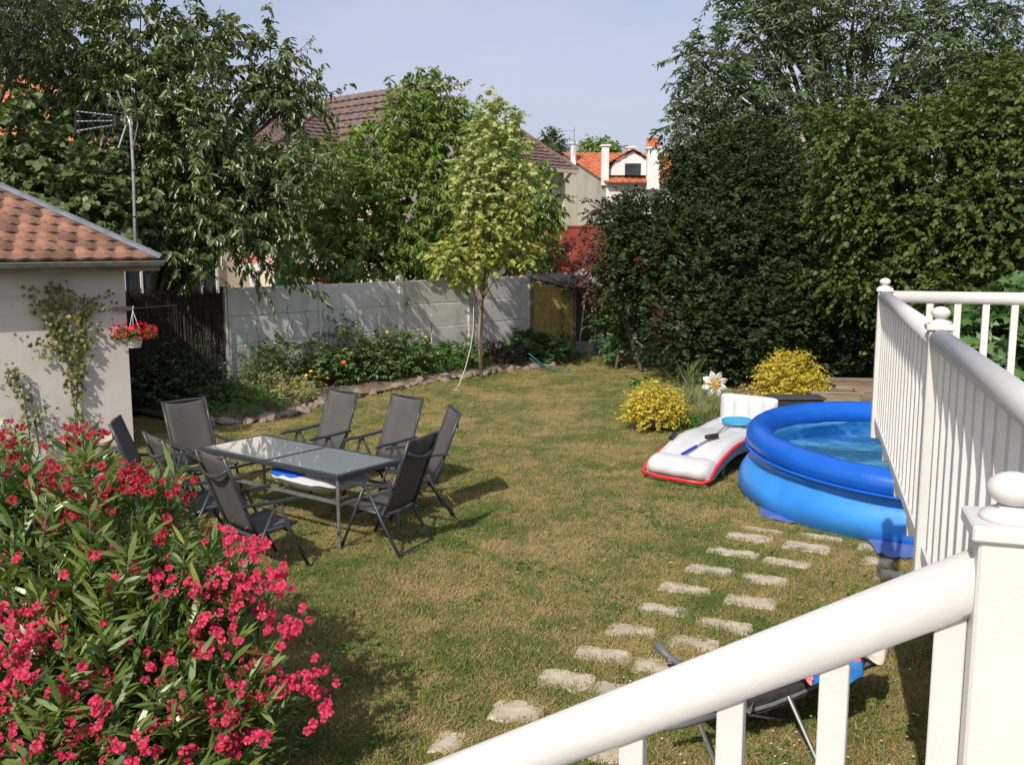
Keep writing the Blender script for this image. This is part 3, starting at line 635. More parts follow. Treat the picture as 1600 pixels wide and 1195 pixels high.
# concrete pot and wire basket at the foot of the wall
pp = gp(160, 716); o = MB().lathe((0, 0, 0), [(.001, 0), (.07, 0), (.13, .26), (.145, .26), (.145, .3), (.12, .3), (.1, .2), (.001, .2)], 18).build('terracotta_pot', mat('aged_terracotta', (.42, .31, .24), (.55, .45, .38), scale=8, rough=.9))
o.location = pp; o.rotation_euler = (.25, .1, 0); auto_smooth(o); tag(o, 'pale terracotta pot at the foot of the garage wall beside the oleander', 'pot')
# ================================================================== HOUSES BEHIND
cream_m = mat('cream_render', (.60, .52, .41), (.68, .60, .49), scale=.6, rough=.95, bump=.15, bscale=40)
greyr_m = mat('grey_render', (.36, .33, .275), (.50, .455, .375), scale=.5, rough=.95, bump=.2, bscale=30, lo=.3, hi=.7); stain(greyr_m, (.22, .21, .18), s=(1.2, 1.2, .25), amt=.6)
white_m = mat('white_render', (.66, .65, .63), (.74, .73, .71), scale=1, rough=.9)
brownt_m = mat('brown_roof_tile', (.115, .075, .065), (.19, .13, .115), scale=5, rough=.85, bump=.3, bscale=12)
oranget_m = mat('orange_roof_tile', (.42, .12, .055), (.58, .22, .11), scale=4, rough=.85, bump=.3, bscale=12)
glass_m = mat('dark_window_glass', (.02, .025, .03), (.05, .06, .07), scale=2, rough=.08, spec=.8)
shut_m = mat('green_shutter', (.012, .10, .045), (.02, .14, .06), scale=4, rough=.6)
def courses(p00, p10, p01, p11, pitch=.34, lip=.05):
    """roof plane as stepped tile courses, from eave (p00-p10) to ridge (p01-p11)"""
    p00, p10, p01, p11 = map(Vector, (p00, p10, p01, p11)); h = ((p01+p11)/2-(p00+p10)/2).length; n = max(2, int(h/pitch))
    nr = (p10-p00).cross(p01-p00)
    if nr.length < 1e-6: nr = (p10-p00).cross(p11-p00)
    nr.normalize()
    if nr.z < 0: nr = -nr
    mb = MB()
    for i in range(n):
        a = p00.lerp(p01, i/n); b = p10.lerp(p11, i/n); c = p10.lerp(p11, (i+1)/n); d = p00.lerp(p01, (i+1)/n)
        m = max(2, int((b-a).length/.3)); k0 = len(mb.v)
        for j in range(m*2+1):
            u = j/(m*2); w_ = .035 if j % 2 else 0
            lo = a.lerp(b, u)+nr*(lip+w_); hi = d.lerp(c, u)+nr*(w_*.8); mb.v += [tuple(a.lerp(b, u)), tuple(lo), tuple(hi)]
        for j in range(m*2):
            q = k0+j*3; mb.f += [(q, q+3, q+4, q+1), (q+1, q+4, q+5, q+2)]
    return mb
def window(parent, c, ax, out, wd, ht, frame_m, pane_m=glass_m, cross=True):
    """frame proud of the wall, pane set back, both real boxes"""
    c = Vector(c); rz = math.atan2(ax.y, ax.x); f = MB(); t = .07
    for s in (-1, 1): f.box(c+ax*(s*(wd/2-t/2)), (t, .1, ht), rz=rz); f.box(c+Vector((0, 0, s*(ht/2-t/2))), (wd-2*t, .098, t), rz=rz)
    if cross: f.box(c, (.06, .09, ht-2*t), rz=rz)
    fo = f.build('window_frame', frame_m, parent)
    MB().box(c-out*.0, (wd-2*t, .03, ht-2*t), rz=rz).build('pane', pane_m, fo)
    MB().box(c+out*.07+Vector((0, 0, -ht/2-.03)), (wd+.15, .16, .06), rz=rz).build('sill', white_m, fo)
    return fo
# --- cream house with brown tiled roof, front parallel to the fence
HD = Vector((.667, .745, 0)).normalized(); HN = Vector((.745, -.667, 0)).normalized()
H0 = Vector((-6.35, 27.0, 0))
house = empty('cream_house', H0, math.atan2(HD.y, HD.x)); tag(house, 'cream rendered house with brown tiled hip roof behind the walnut tree', 'house')
LH = 12.35; DH = 8.2; EH = 5.3; RH = 7.35
wl = MB(); wl.box((LH/2, DH/2, EH/2), (LH, DH, EH)); wl.build('wall', cream_m, house)
MB().box((-3.9, DH/2+.4, 1.6), (7.6, DH-1.2, 3.2)).build('side_wing_wall', cream_m, house)
o_ = .35
E00 = (-o_, -o_, EH-.02); E10 = (LH+o_, -o_, EH-.02); E01 = (-o_, DH+o_, EH-.02); E11 = (LH+o_, DH+o_, EH-.02)
Rg0 = (4.8, DH/2, 7.15); Rg1 = (11.5, 1.7, 6.85)
for q in ((E00, E10, Rg0, Rg1), (E11, E01, Rg1, Rg0), (E01, E00, Rg0, Rg0), (E10, E11, Rg1, Rg1)):
    courses(*q).build('roof', brownt_m, house)
# projecting gable
gx = 4.25; gw = 1.95; gz = 7.3
MB().add([(gx-gw, -1.1, 0), (gx+gw, -1.1, 0), (gx+gw, -1.1, EH), (gx, -1.1, gz-.1), (gx-gw, -1.1, EH), (gx-gw, -.02, 0), (gx+gw, -.02, 0), (gx+gw, -.02, EH), (gx, -.02, gz-.1), (gx-gw, -.02, EH)],
         [(0, 1, 2, 3, 4), (9, 8, 7, 6, 5), (0, 4, 9, 5), (1, 6, 7, 2)]).build('gable_wall', cream_m, house)
for s in (-1, 1):
    courses((gx+s*(gw+.3), -1.45, EH-.2), (gx+s*(gw+.3), 2.0, EH-.2), (gx, -1.45, gz), (gx, 4.0, gz)).build('roof', brownt_m, house)
rc = MB()
for k in range(22): a = Vector(Rg0).lerp(Vector(Rg1), k/22); rc.tube([a+Vector((0, 0, .02)), a+Vector((.33, 0, .05))], .11, 6)
for k in range(15): a = Vector(E00).lerp(Vector(Rg0), k/15); b = Vector(E00).lerp(Vector(Rg0), (k+1)/15); rc.tube([a+Vector((0, 0, .03)), b+Vector((0, 0, .07))], .1, 6)
for k in range(15): a = Vector(E10).lerp(Vector(Rg1), k/15); b = Vector(E10).lerp(Vector(Rg1), (k+1)/15); rc.tube([a+Vector((0, 0, .03)), b+Vector((0, 0, .07))], .1, 6)
rc.build('ridge_tiles', brownt_m, house, kind='stuff')
MB().box((LH/2, -o_-.05, EH-.06), (LH+2*o_, .12, .12)).build('gutter', cream_m, house); MB().tube([(LH-.05, -o_-.04, EH-.1), (LH-.1, -.08, EH-.4), (LH-.1, -.08, 0)], .06, 8).build('downpipe', cream_m, house)
MB().box((LH-1.2, -.04, 3.35), (2.6, .09, .12)).build('string_course', white_m, house)
X_ = Vector((1, 0, 0)); OUT = Vector((0, -1, 0))
for x, z, w_, h_ in ((1.7, 4.1, 1.1, 1.3), (10.6, 3.95, 1.0, 1.2), (1.0, 1.4, 1.2, 1.3), (-1.9, 1.75, 1.0, 1.5), (-3.6, 1.75, 1.0, 1.5), (-5.3, 1.75, 1.0, 1.5)):
    window(house, (x, (-.06 if x > 0 else .94), z), X_, OUT, w_, h_, white_m)
for x in (.05, 2.35): 
    s_ = MB(); s_.box((x, -.06, 1.55), (.62, .05, 1.5))
    for k in range(9): s_.box((x, -.09, .92+k*.15), (.52, .03, .05))
    s_.build('shutter', shut_m, house)
MB().box((-3.9, DH/2+.4, 3.3), (8.0, DH-.8, .22)).build('wing_roof', brownt_m, house)
# red geraniums on its sills
for i, (x, y) in enumerate(((393, 404), (520, 438))):
    p = at(x, y, 25.4); n = 80; P = rng.normal(0, .15, (n, 3))*[1.6, .6, .8]
    e = empty('geranium_box', (p.x, p.y, 0)); bx = MB().box((0, 0, p.z-.22), (.7, .2, .18)).build('trough', white_m, e); MB().box((0, 0, (p.z-.31)/2), (.12, .12, p.z-.31)).build('stand', white_m, e)
    np_obj('flowers', leaves(P+np.array([0, 0, p.z]), rng.normal(size=(n, 3)), rng.normal(size=(n, 3)), np.full(n, .09), T_ROUND), red_m, e, kind='stuff')
    tag(e, ['red geraniums in a raised white trough left of the green shutter', 'red geraniums in a raised white trough right of the green shutter', 'red geraniums in a raised white trough behind the brushwood screen'][i], 'flower box', 'geranium boxes by the cream house')
# --- house with orange roof and grey gable
B0 = at(946, 282, 45); A0 = at(874, 262, 50)
gd = Vector((A0.x-B0.x, A0.y-B0.y, 0)); gd_l = gd.length; gd.normalize(); fd_ = Vector((1, .1, 0)).normalized()
h2 = empty('orange_roof_house', (B0.x, B0.y, 0)); tag(h2, 'distant house with orange tiled roof, grey gable wall and white chimneys', 'house')
ez = B0.z; W2 = 8.4; wdt = gd*W2; ap = gd*(W2*.56)
rz_ = at(895, 238, 48).z
LL = 5.0
V_ = lambda p, z: (p.x, p.y, z)
z0 = Vector((0, 0, 0))
MB().add([V_(z0, 0), V_(wdt, 0), V_(wdt, ez), V_(ap, rz_), V_(z0, ez)], [(0, 1, 2, 3, 4)]).build('gable_wall', greyr_m, h2)
MB().add([V_(z0+fd_*.02, 0), V_(fd_*LL, 0), V_(fd_*LL, ez), V_(z0+fd_*.02, ez), V_(wdt+fd_*.02, 0), V_(wdt+fd_*LL, 0), V_(wdt+fd_*LL, ez), V_(wdt+fd_*.02, ez)], [(0, 1, 2, 3), (5, 4, 7, 6), (1, 5, 6, 2)]).build('wall', white_m, h2)
ov = gd*-.4
courses(V_(ov-fd_*.15, ez-.12), V_(ov+fd_*(LL+.3), ez-.12), V_(ap-fd_*.15, rz_+.1), V_(ap+fd_*(LL+.3), rz_+.1), pitch=.33).build('roof', oranget_m, h2)
courses(V_(wdt+fd_*(LL+.3), ez-.05), V_(wdt-fd_*.15, ez-.05), V_(ap+fd_*(LL+.3), rz_+.1), V_(ap-fd_*.15, rz_+.1), pitch=.33).build('roof', oranget_m, h2)
def h2l(x, y, d): return at(x, y, d)-Vector((B0.x, B0.y, 0))
def chim(x0, x1, y0, y1, d, pots=0):
    a = h2l((x0+x1)/2, y0, d); b = h2l((x0+x1)/2, y1, d); w_ = (x1-x0)/FPX*d
    c = MB().box((a.x, a.y, (a.z+b.z)/2-.2), (w_, .6, a.z-b.z+.8), bev=.02); c.box((a.x, a.y, a.z+.22), (w_+.12, .72, .08)); co = c.build('chimney', white_m, h2)
    for k in range(pots):
        q = MB().lathe((a.x+w_*((k+.5)/pots-.5), a.y, a.z+.26), [(.001, 0), (.09, 0), (.08, .35), (.1, .37), (.1, .42), (.001, .42)], 10); q.build('chimney_pot', oranget_m, co)
chim(940, 951, 236, 270, 45.2); chim(1011, 1030, 240, 276, 45, 5); chim(980, 991, 238, 246, 50, 0); chim(892, 900, 232, 240, 48, 0)
# dormer
p = h2l(985, 274, 45.2); q = h2l(985, 254, 45.2); dw = .95
dm = MB().add([(p.x-dw, p.y, p.z), (p.x+dw, p.y, p.z), (p.x+dw, p.y, q.z), (p.x+dw*.1, p.y, q.z+.5), (p.x-dw*.8, p.y, q.z), (p.x-dw, p.y+3, p.z), (p.x+dw, p.y+3, p.z), (p.x+dw, p.y+3, q.z), (p.x+dw*.1, p.y+3, q.z+.5), (p.x-dw*.8, p.y+3, q.z)],
              [(0, 1, 2, 3, 4), (0, 4, 9, 5), (1, 6, 7, 2)]).build('dormer', white_m, h2)
MB().box((p.x+.1, p.y-.02, (p.z+q.z)/2-.02), (.72, .05, (q.z-p.z)*.9)).build('dormer_window', glass_m, dm)
for s in (-1, 1): courses((p.x+.05+s*1.15, p.y-.2, q.z-.12), (p.x+.05+s*1.15, p.y+3, q.z-.12), (p.x+.08, p.y-.2, q.z+.58), (p.x+.08, p.y+3, q.z+.58)).build('dormer_roof', oranget_m, dm)
# its aerial
a = at(897, 238, 47.5); e = empty('roof_aerial', (a.x, a.y, 0)); tag(e, 'thin aerial on the grey gable of the orange roofed house', 'aerial')
MB().tube([(0, 0, a.z-.2), (0, 0, a.z+1.15)], .02, 5).build('mast', al_m, e); MB().tube([(-.75, 0, a.z+.98), (.1, 0, a.z+1.02)], .014, 4).build('boom', al_m, e)
for k in range(7): MB().bar((-.7+k*.12, -.15, a.z+.99), (-.7+k*.12, .15, a.z+.99), .012, .012).build('director', al_m, e)
# beige building whose chimney shows above the yew
p = at(1238, 236, 50); e = empty('beige_building', (p.x, p.y, 0)); tag(e, 'beige chimney stack and roof showing above the dark yew', 'building')
MB().box((0, 0, p.z/2), (1.35, 1.2, p.z+2.2)).build('chimney', greyr_m, e); MB().box((1.4, 1.8, p.z/2-1), (8, 3, p.z-1)).build('wall', cream_m, e)
courses((-2.9, .1, p.z-1.6), (5.7, .1, p.z-1.6), (-2.9, 2, p.z-.4), (5.7, 2, p.z-.4)).build('roof', oranget_m, e)
# houses behind the cherry tree on the left
p = at(120, 190, 34); e = empty('left_house', (p.x, p.y, 0)); tag(e, 'pale house with orange roof glimpsed through the cherry tree on the left', 'house')
zz = p.z
MB().box((0, 3, (zz-1)/2), (11, 6, zz-1)).build('wall', cream_m, e)
courses((-6, -.4, zz-1.1), (6, -.4, zz-1.1), (-4.5, 3, zz+2.0), (-.6, 3, zz+2.0)).build('roof', oranget_m, e)
MB().box((-2.2-1.6, 3.2, zz+2.4), (.8, .8, 3.0)).build('chimney', white_m, e)
for k in range(3): window(e, (-4+k*3.4, -.06, 2.6), X_, OUT, 1.2, 1.5, white_m)
# rust red wall behind the hen house
redw_m = mat('red_painted_wall', (.20, .035, .022), (.28, .055, .035), scale=3, rough=.9, bump=.3, bscale=20); stain(redw_m, (.03, .018, .018), s=(2.2, 2.2, .5), amt=.85)
a = at(855, 356, 27.5); b = at(985, 356, 27.2); d_ = (b-a).normalized(); ro = MB().box((0, 0, a.z/2), ((b-a).length+2.2, .2, a.z), rz=math.atan2(d_.y, d_.x)).box((0, 0, a.z+.03), ((b-a).length+2.2, .26, .055), rz=math.atan2(d_.y, d_.x)).build('red_wall', redw_m); ro.location = ((a.x+b.x)/2, (a.y+b.y)/2, 0)
tag(ro, 'tall rust red wall with black stains behind the hen house', 'wall')

# ================================================================== HEN HOUSE
timber_m = mat('old_timber', (.11, .095, .08), (.20, .175, .15), scale=10, rough=.9, bump=.5, bscale=35, stretch=(1, 1, .2))
Ac = Vector((.47, 22.75, 0)); Bc = Vector((1.53, 23.9, 0)); Cc = Vector((3.3, 24.25, 0)); back = FD.cross(Vector((0, 0, 1)))*-1
coop = empty('hen_house', Bc); tag(coop, 'wooden hen house with yellow netting wall and corrugated roof at the end of the fence', 'shed')
def cl(p): return Vector(p)-Bc
mesh_m = bpy.data.materials.new('yellow_reed'); 
mesh_m = mat('yellow_netting', (.42, .30, .08), (.58, .43, .15), scale=8, rough=.8, bump=.3)
mdark = mat('reed_backing', (.13, .085, .03), (.24, .16, .06), scale=20, rough=.95)
wd = (Bc-Ac).normalized(); wl_ = (Bc-Ac).length; hA, hB = 1.93, 1.62
MB().add([cl(Ac+wd*0+FN*-.02), cl(Bc+FN*-.02), cl(Bc+FN*-.02)+Vector((0, 0, hB)), cl(Ac+FN*-.02)+Vector((0, 0, hA)), cl(Ac+FN*-.06), cl(Bc+FN*-.06), cl(Bc+FN*-.06)+Vector((0, 0, hB)), cl(Ac+FN*-.06)+Vector((0, 0, hA))],
         [(0, 1, 2, 3), (7, 6, 5, 4), (0, 4, 5, 1), (3, 2, 6, 7)]).build('reed_panel', mdark, coop)
net = MB(); st_ = .088
nx = int(wl_/st_)
for i in range(-40, nx+1):
    for s in (1, -1):
        # one crimped strand of the diamond netting, climbing diagonally
        pts = []
        for k in range(0, 24):
            u = (i+k if s == 1 else nx-i-k)*st_; z = k*st_*1.0
            if 0 <= u <= wl_ and z <= hA+(hB-hA)*u/wl_: pts.append(cl(Ac+wd*u+FN*(.004+.006*((k+(s > 0)) % 2)))+Vector((0, 0, z)))
        if len(pts) > 1: net.tube(pts, .014, 4, cap=False)
net.build('yellow_netting', mesh_m, coop, kind='stuff')
for p_, h_, w_ in ((Ac, hA, .07), (Bc, hB, .08), (Bc+Vector((.52, .1, 0)), 1.66, .06), (Cc, 1.68, .08), (Bc.lerp(Cc, .62), 1.66, .06)):
    MB().box(cl(p_)+Vector((.0, 0, h_/2)), (w_, w_, h_), bev=.006).build('post', timber_m, coop)
dk = (Cc-Bc).normalized()
MB().bar(cl(Bc)+Vector((0, -.02, 1.62)), cl(Cc)+Vector((0, -.02, 1.68)), .06, .09).build('lintel', timber_m, coop)
MB().bar(cl(Bc)+Vector((.12, .15, .05)), cl(Bc)+Vector((.28, .12, 1.55)), .035, .035).build('leaning_pole', mat('pale_pole', (.35, .33, .30), rough=.8), coop)
MB().bar(cl(Bc)+Vector((0, 0, .04)), cl(Bc)+Vector((.52, .1, .04)), .09, .08).build('threshold', timber_m, coop)
MB().box(cl(Bc.lerp(Cc, .66))+Vector((0, .03, .26)), ((Cc-Bc).length*.62, .12, .52), rz=math.atan2(dk.y, dk.x)).build('low_block_wall', conc_m, coop)
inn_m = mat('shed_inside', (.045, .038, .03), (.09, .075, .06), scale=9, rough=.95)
bk0 = Ac+Vector((.1, .1, 0)); bk1 = bk0+Vector((2.1, 2.35, 0)); 
bk = MB(); bk.poly([cl(bk0), cl(bk1), cl(bk1)+Vector((0, 0, 1.9)), cl(bk0)+Vector((0, 0, 1.85))]); c2 = Cc+Vector((.35, 1.0, 0)); bk.poly([cl(Cc), cl(c2), cl(c2)+Vector((0, 0, 1.8)), cl(Cc)+Vector((0, 0, 1.6))]); bk.poly([cl(c2), cl(bk1), cl(bk1)+Vector((0, 0, 1.85)), cl(c2)+Vector((0, 0, 1.8))])
bk.build('back_boards', inn_m, coop)
dr = MB(); dr.box(cl(Bc)+Vector((.26, .06, .18)), (.44, .03, .3)); dr.build('kick_board', mat('grey_board', (.2, .2, .2), (.3, .3, .29), scale=5, rough=.8), coop)
corr_m = mat('fibre_cement', (.19, .17, .155), (.30, .27, .245), scale=5, rough=.95, bump=.5, bscale=25); stain(corr_m, (.16, .13, .12), s=(3, 3, 3), amt=.6)
f0 = Ac+Vector((-.12, -.15, 1.98)); f1 = Bc+Vector((-.12, -.22, 1.68)); f2 = Cc+Vector((.2, -.22, 1.76)); g0 = Ac+Vector((.1, .15, 2.02)); g1 = Ac+Vector((2.3, 2.6, 2.02)); 
for nm, (P0, P1, Q0, Q1, nn) in {'a': (f1, f2, g0, g1, 26)}.items():
    c = MB()
    def fn(u, v):
        a = P0.lerp(P1, u); b = Q0.lerp(Q1, u); q = a.lerp(b, v); q.z += .028*math.sin(u*nn*2*math.pi/2.0)+.0; return q-Bc
    c.grid(fn, nn*4, 6)
    for (k, dz) in ((len(c.v), -.012),): 
        c.grid(lambda u, v: fn(u, v)+Vector((0, 0, -.012)), nn*4, 6)
    c.build('corrugated_sheet', corr_m, coop, smooth=True)
MB().poly([cl(f0), cl(f1), cl(g0)]).poly([cl(f1)-Vector((0, 0, .02)), cl(f0)-Vector((0, 0, .02)), cl(g0)-Vector((0, 0, .02))]).build('corrugated_sheet', corr_m, coop)
# climber on the netting
e = empty('netting_climber', Ac+wd*1.05+FN*.05); tag(e, 'squash vine climbing the yellow netting of the hen house', 'climbing plant')
n = 75; zq = rng.uniform(0, 1.25, n); P = np.stack([.1*np.sin(zq*5)+rng.normal(0, .07, n), .06+rng.normal(0, .05, n)-.05, zq], 1); P[-14:] = np.array([.15, -.03, 1.62])+rng.normal(0, .09, (14, 3))
np_obj('foliage', leaves(P, np.array([0, 0, -.5])+rng.normal(0, .5, (n, 3)), np.tile(np.array(FN), (n, 1))+rng.normal(0, .4, (n, 3)), rng.uniform(.08, .15, n), T_ROUND), leafmat('squash_leaf', [(.04, .09, .03), (.08, .15, .05)]), e)
MB().tube([(0, .03, 0), (.08, .02, .4), (-.05, .02, .8), (.05, .02, 1.25), (.15, 0, 1.6)], .008, 5).build('stem', bark, e)

# ================================================================== TREES
cherry_l = leafmat('cherry_leaf', [(.028, .045, .014), (.045, .070, .018), (.062, .09, .022), (.10, .125, .03)], trans=.3, gloss=.13, rough=.38)
ivy_l = leafmat('lilac_leaf', [(.035, .06, .018), (.06, .09, .028), (.10, .13, .045)], trans=.3, gloss=.1)
walnut_l = leafmat('walnut_leaf', [(.04, .075, .012), (.07, .12, .018), (.11, .17, .026), (.19, .23, .05)], trans=.38, gloss=.1)
maple_y = leafmat('golden_maple_leaf', [(.23, .25, .06), (.17, .21, .05), (.31, .30, .09), (.12, .16, .04)], trans=.35, gloss=.05)
maple_v = leafmat('variegated_maple_leaf', [(.10, .15, .04), (.19, .23, .08), (.33, .35, .16), (.24, .27, .12)], trans=.35, gloss=.06)
yew_l = leafmat('yew_needle', [(.014, .026, .011), (.024, .038, .014), (.044, .060, .018)], trans=.15, gloss=.04, rough=.5)
ash_l = leafmat('ash_leaf', [(.028, .055, .025), (.045, .08, .032), (.075, .115, .045), (.12, .16, .075)], trans=.33, gloss=.1)
hazel_l = leafmat('hazel_leaf', [(.022, .042, .012), (.038, .062, .015), (.06, .086, .018), (.10, .125, .03)], trans=.35, gloss=.05)
plum_l = leafmat('purple_plum_leaf', [(.035, .014, .018), (.075, .028, .036), (.12, .055, .055)], trans=.3, gloss=.1, tint=(1.3, .6, .6))
far_l = leafmat('far_leaf', [(.03, .055, .022), (.06, .09, .03)], trans=.3)
fig_l = leafmat('fig_leaf', [(.04, .09, .025), (.08, .15, .04)], trans=.3)

def rough_c(bl, k=.84, n=30, rs=.34):
    out = [(b[0], b[1], b[2], b[3]*k, b[4]*k, b[5]*k) for b in bl]
    for _ in range(n):
        b = random.choice(bl); d = Vector([random.gauss(0, 1) for _ in range(3)]).normalized(); r = rs*random.uniform(.6, 1.3)
        out.append((b[0]+d.x*b[3]*.95, b[1]+d.y*b[4]*.95, b[2]+d.z*b[5]*.95, r*1.5, r*1.5, r*.6))
    return [b for b in out if not (b[2]-b[5] < 2.15 and b[0] > -6.0)]
CB = pxblobs([(20, 40, 18.5, 95, 75, 1.3), (120, 60, 18.5, 95, 75, 1.4), (215, 60, 18, 80, 65, 1.3), (90, 140, 18, 105, 70, 1.4), (200, 140, 17.6, 90, 70, 1.4), (290, 130, 17.6, 80, 55, 1.3), (360, 140, 18.6, 65, 40, 1.1),
              (300, 200, 17.2, 90, 65, 1.3), (405, 185, 18.2, 48, 30, .9), (470, 150, 18.4, 40, 10, .4), (440, 255, 17.6, 46, 22, .8), (380, 265, 17.4, 90, 45, 1.1), (280, 300, 17, 85, 60, 1.1), (470, 265, 17.4, 36, 14, .6), (420, 300, 17, 50, 30, .7), (350, 350, 16.6, 85, 42, .8),
              (250, 370, 16.8, 55, 40, .7), (285, 400, 16.4, 40, 16, .5), (390, 365, 16.8, 40, 26, .5), (435, 428, 16.9, 45, 9, .4), (490, 455, 17.2, 18, 16, .3), (60, 250, 18.6, 90, 70, 1.2), (330, 60, 18.4, 38, 34, .7), (415, 95, 18.6, 30, 34, .6), (235, 240, 17.4, 60, 50, 1.0)])
CB = [b for i, b in enumerate(CB) if i not in (6, 8)]
CS = [(at(320, 90, 18.2), at(345, 8, 18.2)), (at(300, 90, 18), at(297, 2, 18)), (at(420, 150, 18.5), at(425, 5, 18.6)), (at(400, 130, 18.3), at(385, 50, 18.4)), (at(420, 170, 18.2), at(540, 138, 18.2)), (at(410, 160, 18.3), at(505, 105, 18.4)),
      (at(430, 190, 18.1), at(500, 215, 18)), (at(410, 130, 18.4), at(490, 60, 18.4)), (at(430, 250, 17.5), at(532, 262, 17.3)), (at(400, 400, 16.8), at(512, 470, 17.1)), (at(380, 410, 16.5), at(420, 460, 16.6)), (at(240, 60, 18), at(262, -20, 18)), (at(330, 420, 16.3), at(290, 455, 16.2)), (at(420, 420, 16.9), at(470, 440, 16.9))]
tree('cherry_tree', 'large cherry tree with drooping dark leaves spreading over the brushwood screen', 'tree', (-7.0, 18.2, 0), rough_c(CB), cherry_l, 2050, 17, .5, .15, (T_OVATE[0]*[1, .72, 1], T_OVATE[1]), r0=.2, shoots=CS, hang=.75, droop=.2, spread=.55, upbias=.15, inner=.3, flat=.5)
IB = pxblobs([(40, 215, 15.8, 55, 48, .7), (80, 265, 15.6, 60, 45, .7), (20, 270, 15.8, 50, 45, .7), (110, 315, 15.5, 60, 35, .7), (60, 300, 15.8, 60, 40, .6), (160, 290, 15.6, 45, 40, .6), (180, 345, 15.3, 40, 30, .5)])
tree('lilac_tree', 'leafy lilac with heart shaped leaves just above the garage roof', 'tree', (-7.3, 15.9, 0), IB, ivy_l, 520, 12, .4, .13, T_ROUND, r0=.1, hang=.5)
WB = pxblobs([(640, 200, 23, 48, 50, 1.0), (700, 230, 23.4, 55, 55, 1.2), (590, 240, 22.8, 48, 45, 1.1), (520, 265, 22.5, 42, 38, 1.1), (470, 330, 22, 42, 45, 1.0), (560, 330, 21.8, 75, 65, 1.3), (650, 320, 22, 75, 75, 1.4), (740, 320, 22.6, 60, 75, 1.3),
              (500, 390, 21, 60, 42, 1.0), (590, 400, 20.9, 70, 35, 1.0), (680, 400, 21.5, 60, 36, 1.0), (820, 380, 24, 45, 55, .9), (790, 280, 24.6, 45, 60, .9), (770, 210, 25, 32, 32, .8), (660, 140, 23.2, 22, 26, .6), (700, 150, 23.3, 22, 26, .5), (840, 310, 24.2, 28, 40, .7)])
WS = [(at(615, 180, 23), at(608, 118, 23)), (at(655, 160, 23.2), at(657, 112, 23.2)), (at(700, 170, 23.3), at(706, 122, 23.3)), (at(720, 190, 23.5), at(728, 150, 23.5)), (at(500, 260, 22.5), at(478, 232, 22.4)), (at(745, 190, 25), at(745, 150, 25)), (at(800, 200, 25), at(815, 172, 25)), (at(850, 330, 24), at(866, 270, 24)), (at(830, 300, 24.2), at(862, 350, 24))]
tree('walnut_tree', 'broad walnut tree with hanging green leaves behind the concrete fence', 'tree', (-2.2, 23.2, 0), WB, walnut_l, 2400, 15, .5, .155, (T_OVATE[0]*[1, .8, 1], T_OVATE[1]), r0=.2, shoots=WS, hang=.7, spread=.6, upbias=.2, flat=.5)
# golden maple on its stem
mb_ = Vector((-.63, 19.66, 0))
mp_root = empty('maple_tree', mb_); tag(mp_root, 'young maple on a slim stem, yellow below and pale variegated above', 'tree')
def crownpart(name, blobs, lm, nspr, K, ln, size, shoots=()):
    P, D = blob_pts(blobs, nspr, .3); D = D+np.array([0, 0, .1])+rng.normal(0, .4, D.shape); parts = [sprigs(P, D, ln*rng.uniform(.6, 1.2, nspr), K, size, T_MAPLE, hang=.35, flat=1.1)]
    for a, b in shoots:
        n_ = 10; pp = np.array([a.lerp(b, i/n_) for i in range(n_)]); parts.append(sprigs(pp, rng.normal(0, .7, (n_, 3))+np.array([0, 0, .5]), np.full(n_, .25), 5, size, T_MAPLE))
    V, F, Q = join(parts); np_obj(name, (V-np.array(mb_), F, Q), lm, mp_root)
MY = pxblobs([(720, 395, 19.4, 42, 32, .55), (760, 350, 19.6, 45, 38, .6), (800, 390, 19.7, 35, 32, .55), (745, 420, 19.6, 38, 18, .4), (700, 400, 19.2, 28, 18, .35), (790, 330, 19.7, 36, 30, .5)])
MV = pxblobs([(770, 290, 19.7, 46, 34, .55), (775, 235, 19.8, 45, 40, .55), (775, 190, 19.9, 34, 26, .4), (740, 270, 19.6, 30, 30, .45), (815, 275, 19.8, 28, 30, .45), (760, 325, 19.7, 55, 26, .5)])
crownpart('golden_lower_crown', MY, maple_y, 330, 9, .3, .10); crownpart('variegated_upper_crown', MV, maple_v, 560, 9, .3, .10, [(at(769, 185, 19.9), at(769, 128, 19.9)), (at(748, 200, 19.9), at(742, 158, 19.9)), (at(800, 200, 19.9), at(812, 172, 19.9))])
tk = limbs(mb_, MY+MV[:3], .034, extra=0); tk.v = [tuple(Vector(v)-mb_) for v in tk.v]; tk.build('trunk', bark, mp_root)
MB().tube([(.0, -.0, 0), (-.04, 0, .9), (.03, 0, 1.95), (.06, 0, 2.2)], [.034, .030, .027, .024], 8).build('lower_trunk', mat('young_bark', (.20, .15, .11), (.33, .26, .19), scale=10, rough=.9, bump=.4, stretch=(1, 1, .2)), mp_root, smooth=True)
tie = mb_+Vector((.03, -.03, 2.0))
for i, (q, l_) in enumerate(((gp(712, 575), 'straight cord running from the maple stem down into the bed on its left'), (fence_pt(7.2, .3, .5), 'straight cord running from the maple stem down to the fence on its right'), (gp(690, 560), 'second cord close to the maple stem on its left'))):
    o = MB().tube([Vector((0, 0, 0)), q-tie], .0045, 4).build('guy_cord', mat('grey_cord', (.25, .24, .22), rough=.9)); o.location = tie; tag(o, l_, 'cord')
a = at(740, 480, 19.6); hp = [a, at(739, 520, 19.4), at(735, 545, 19.0), at(727, 575, 18.4), gp(716, 606)+Vector((0, 0, .03)), gp(710, 612)+Vector((0, 0, .03)), gp(722, 610)+Vector((0, 0, .02))]
o = MB().tube([p_-a for p_ in hp], .0075, 6).build('white_hose', white_pl, smooth=True); o.location = a; tag(o, 'pale hose hanging from the maple stem and lying on the grass', 'hose')
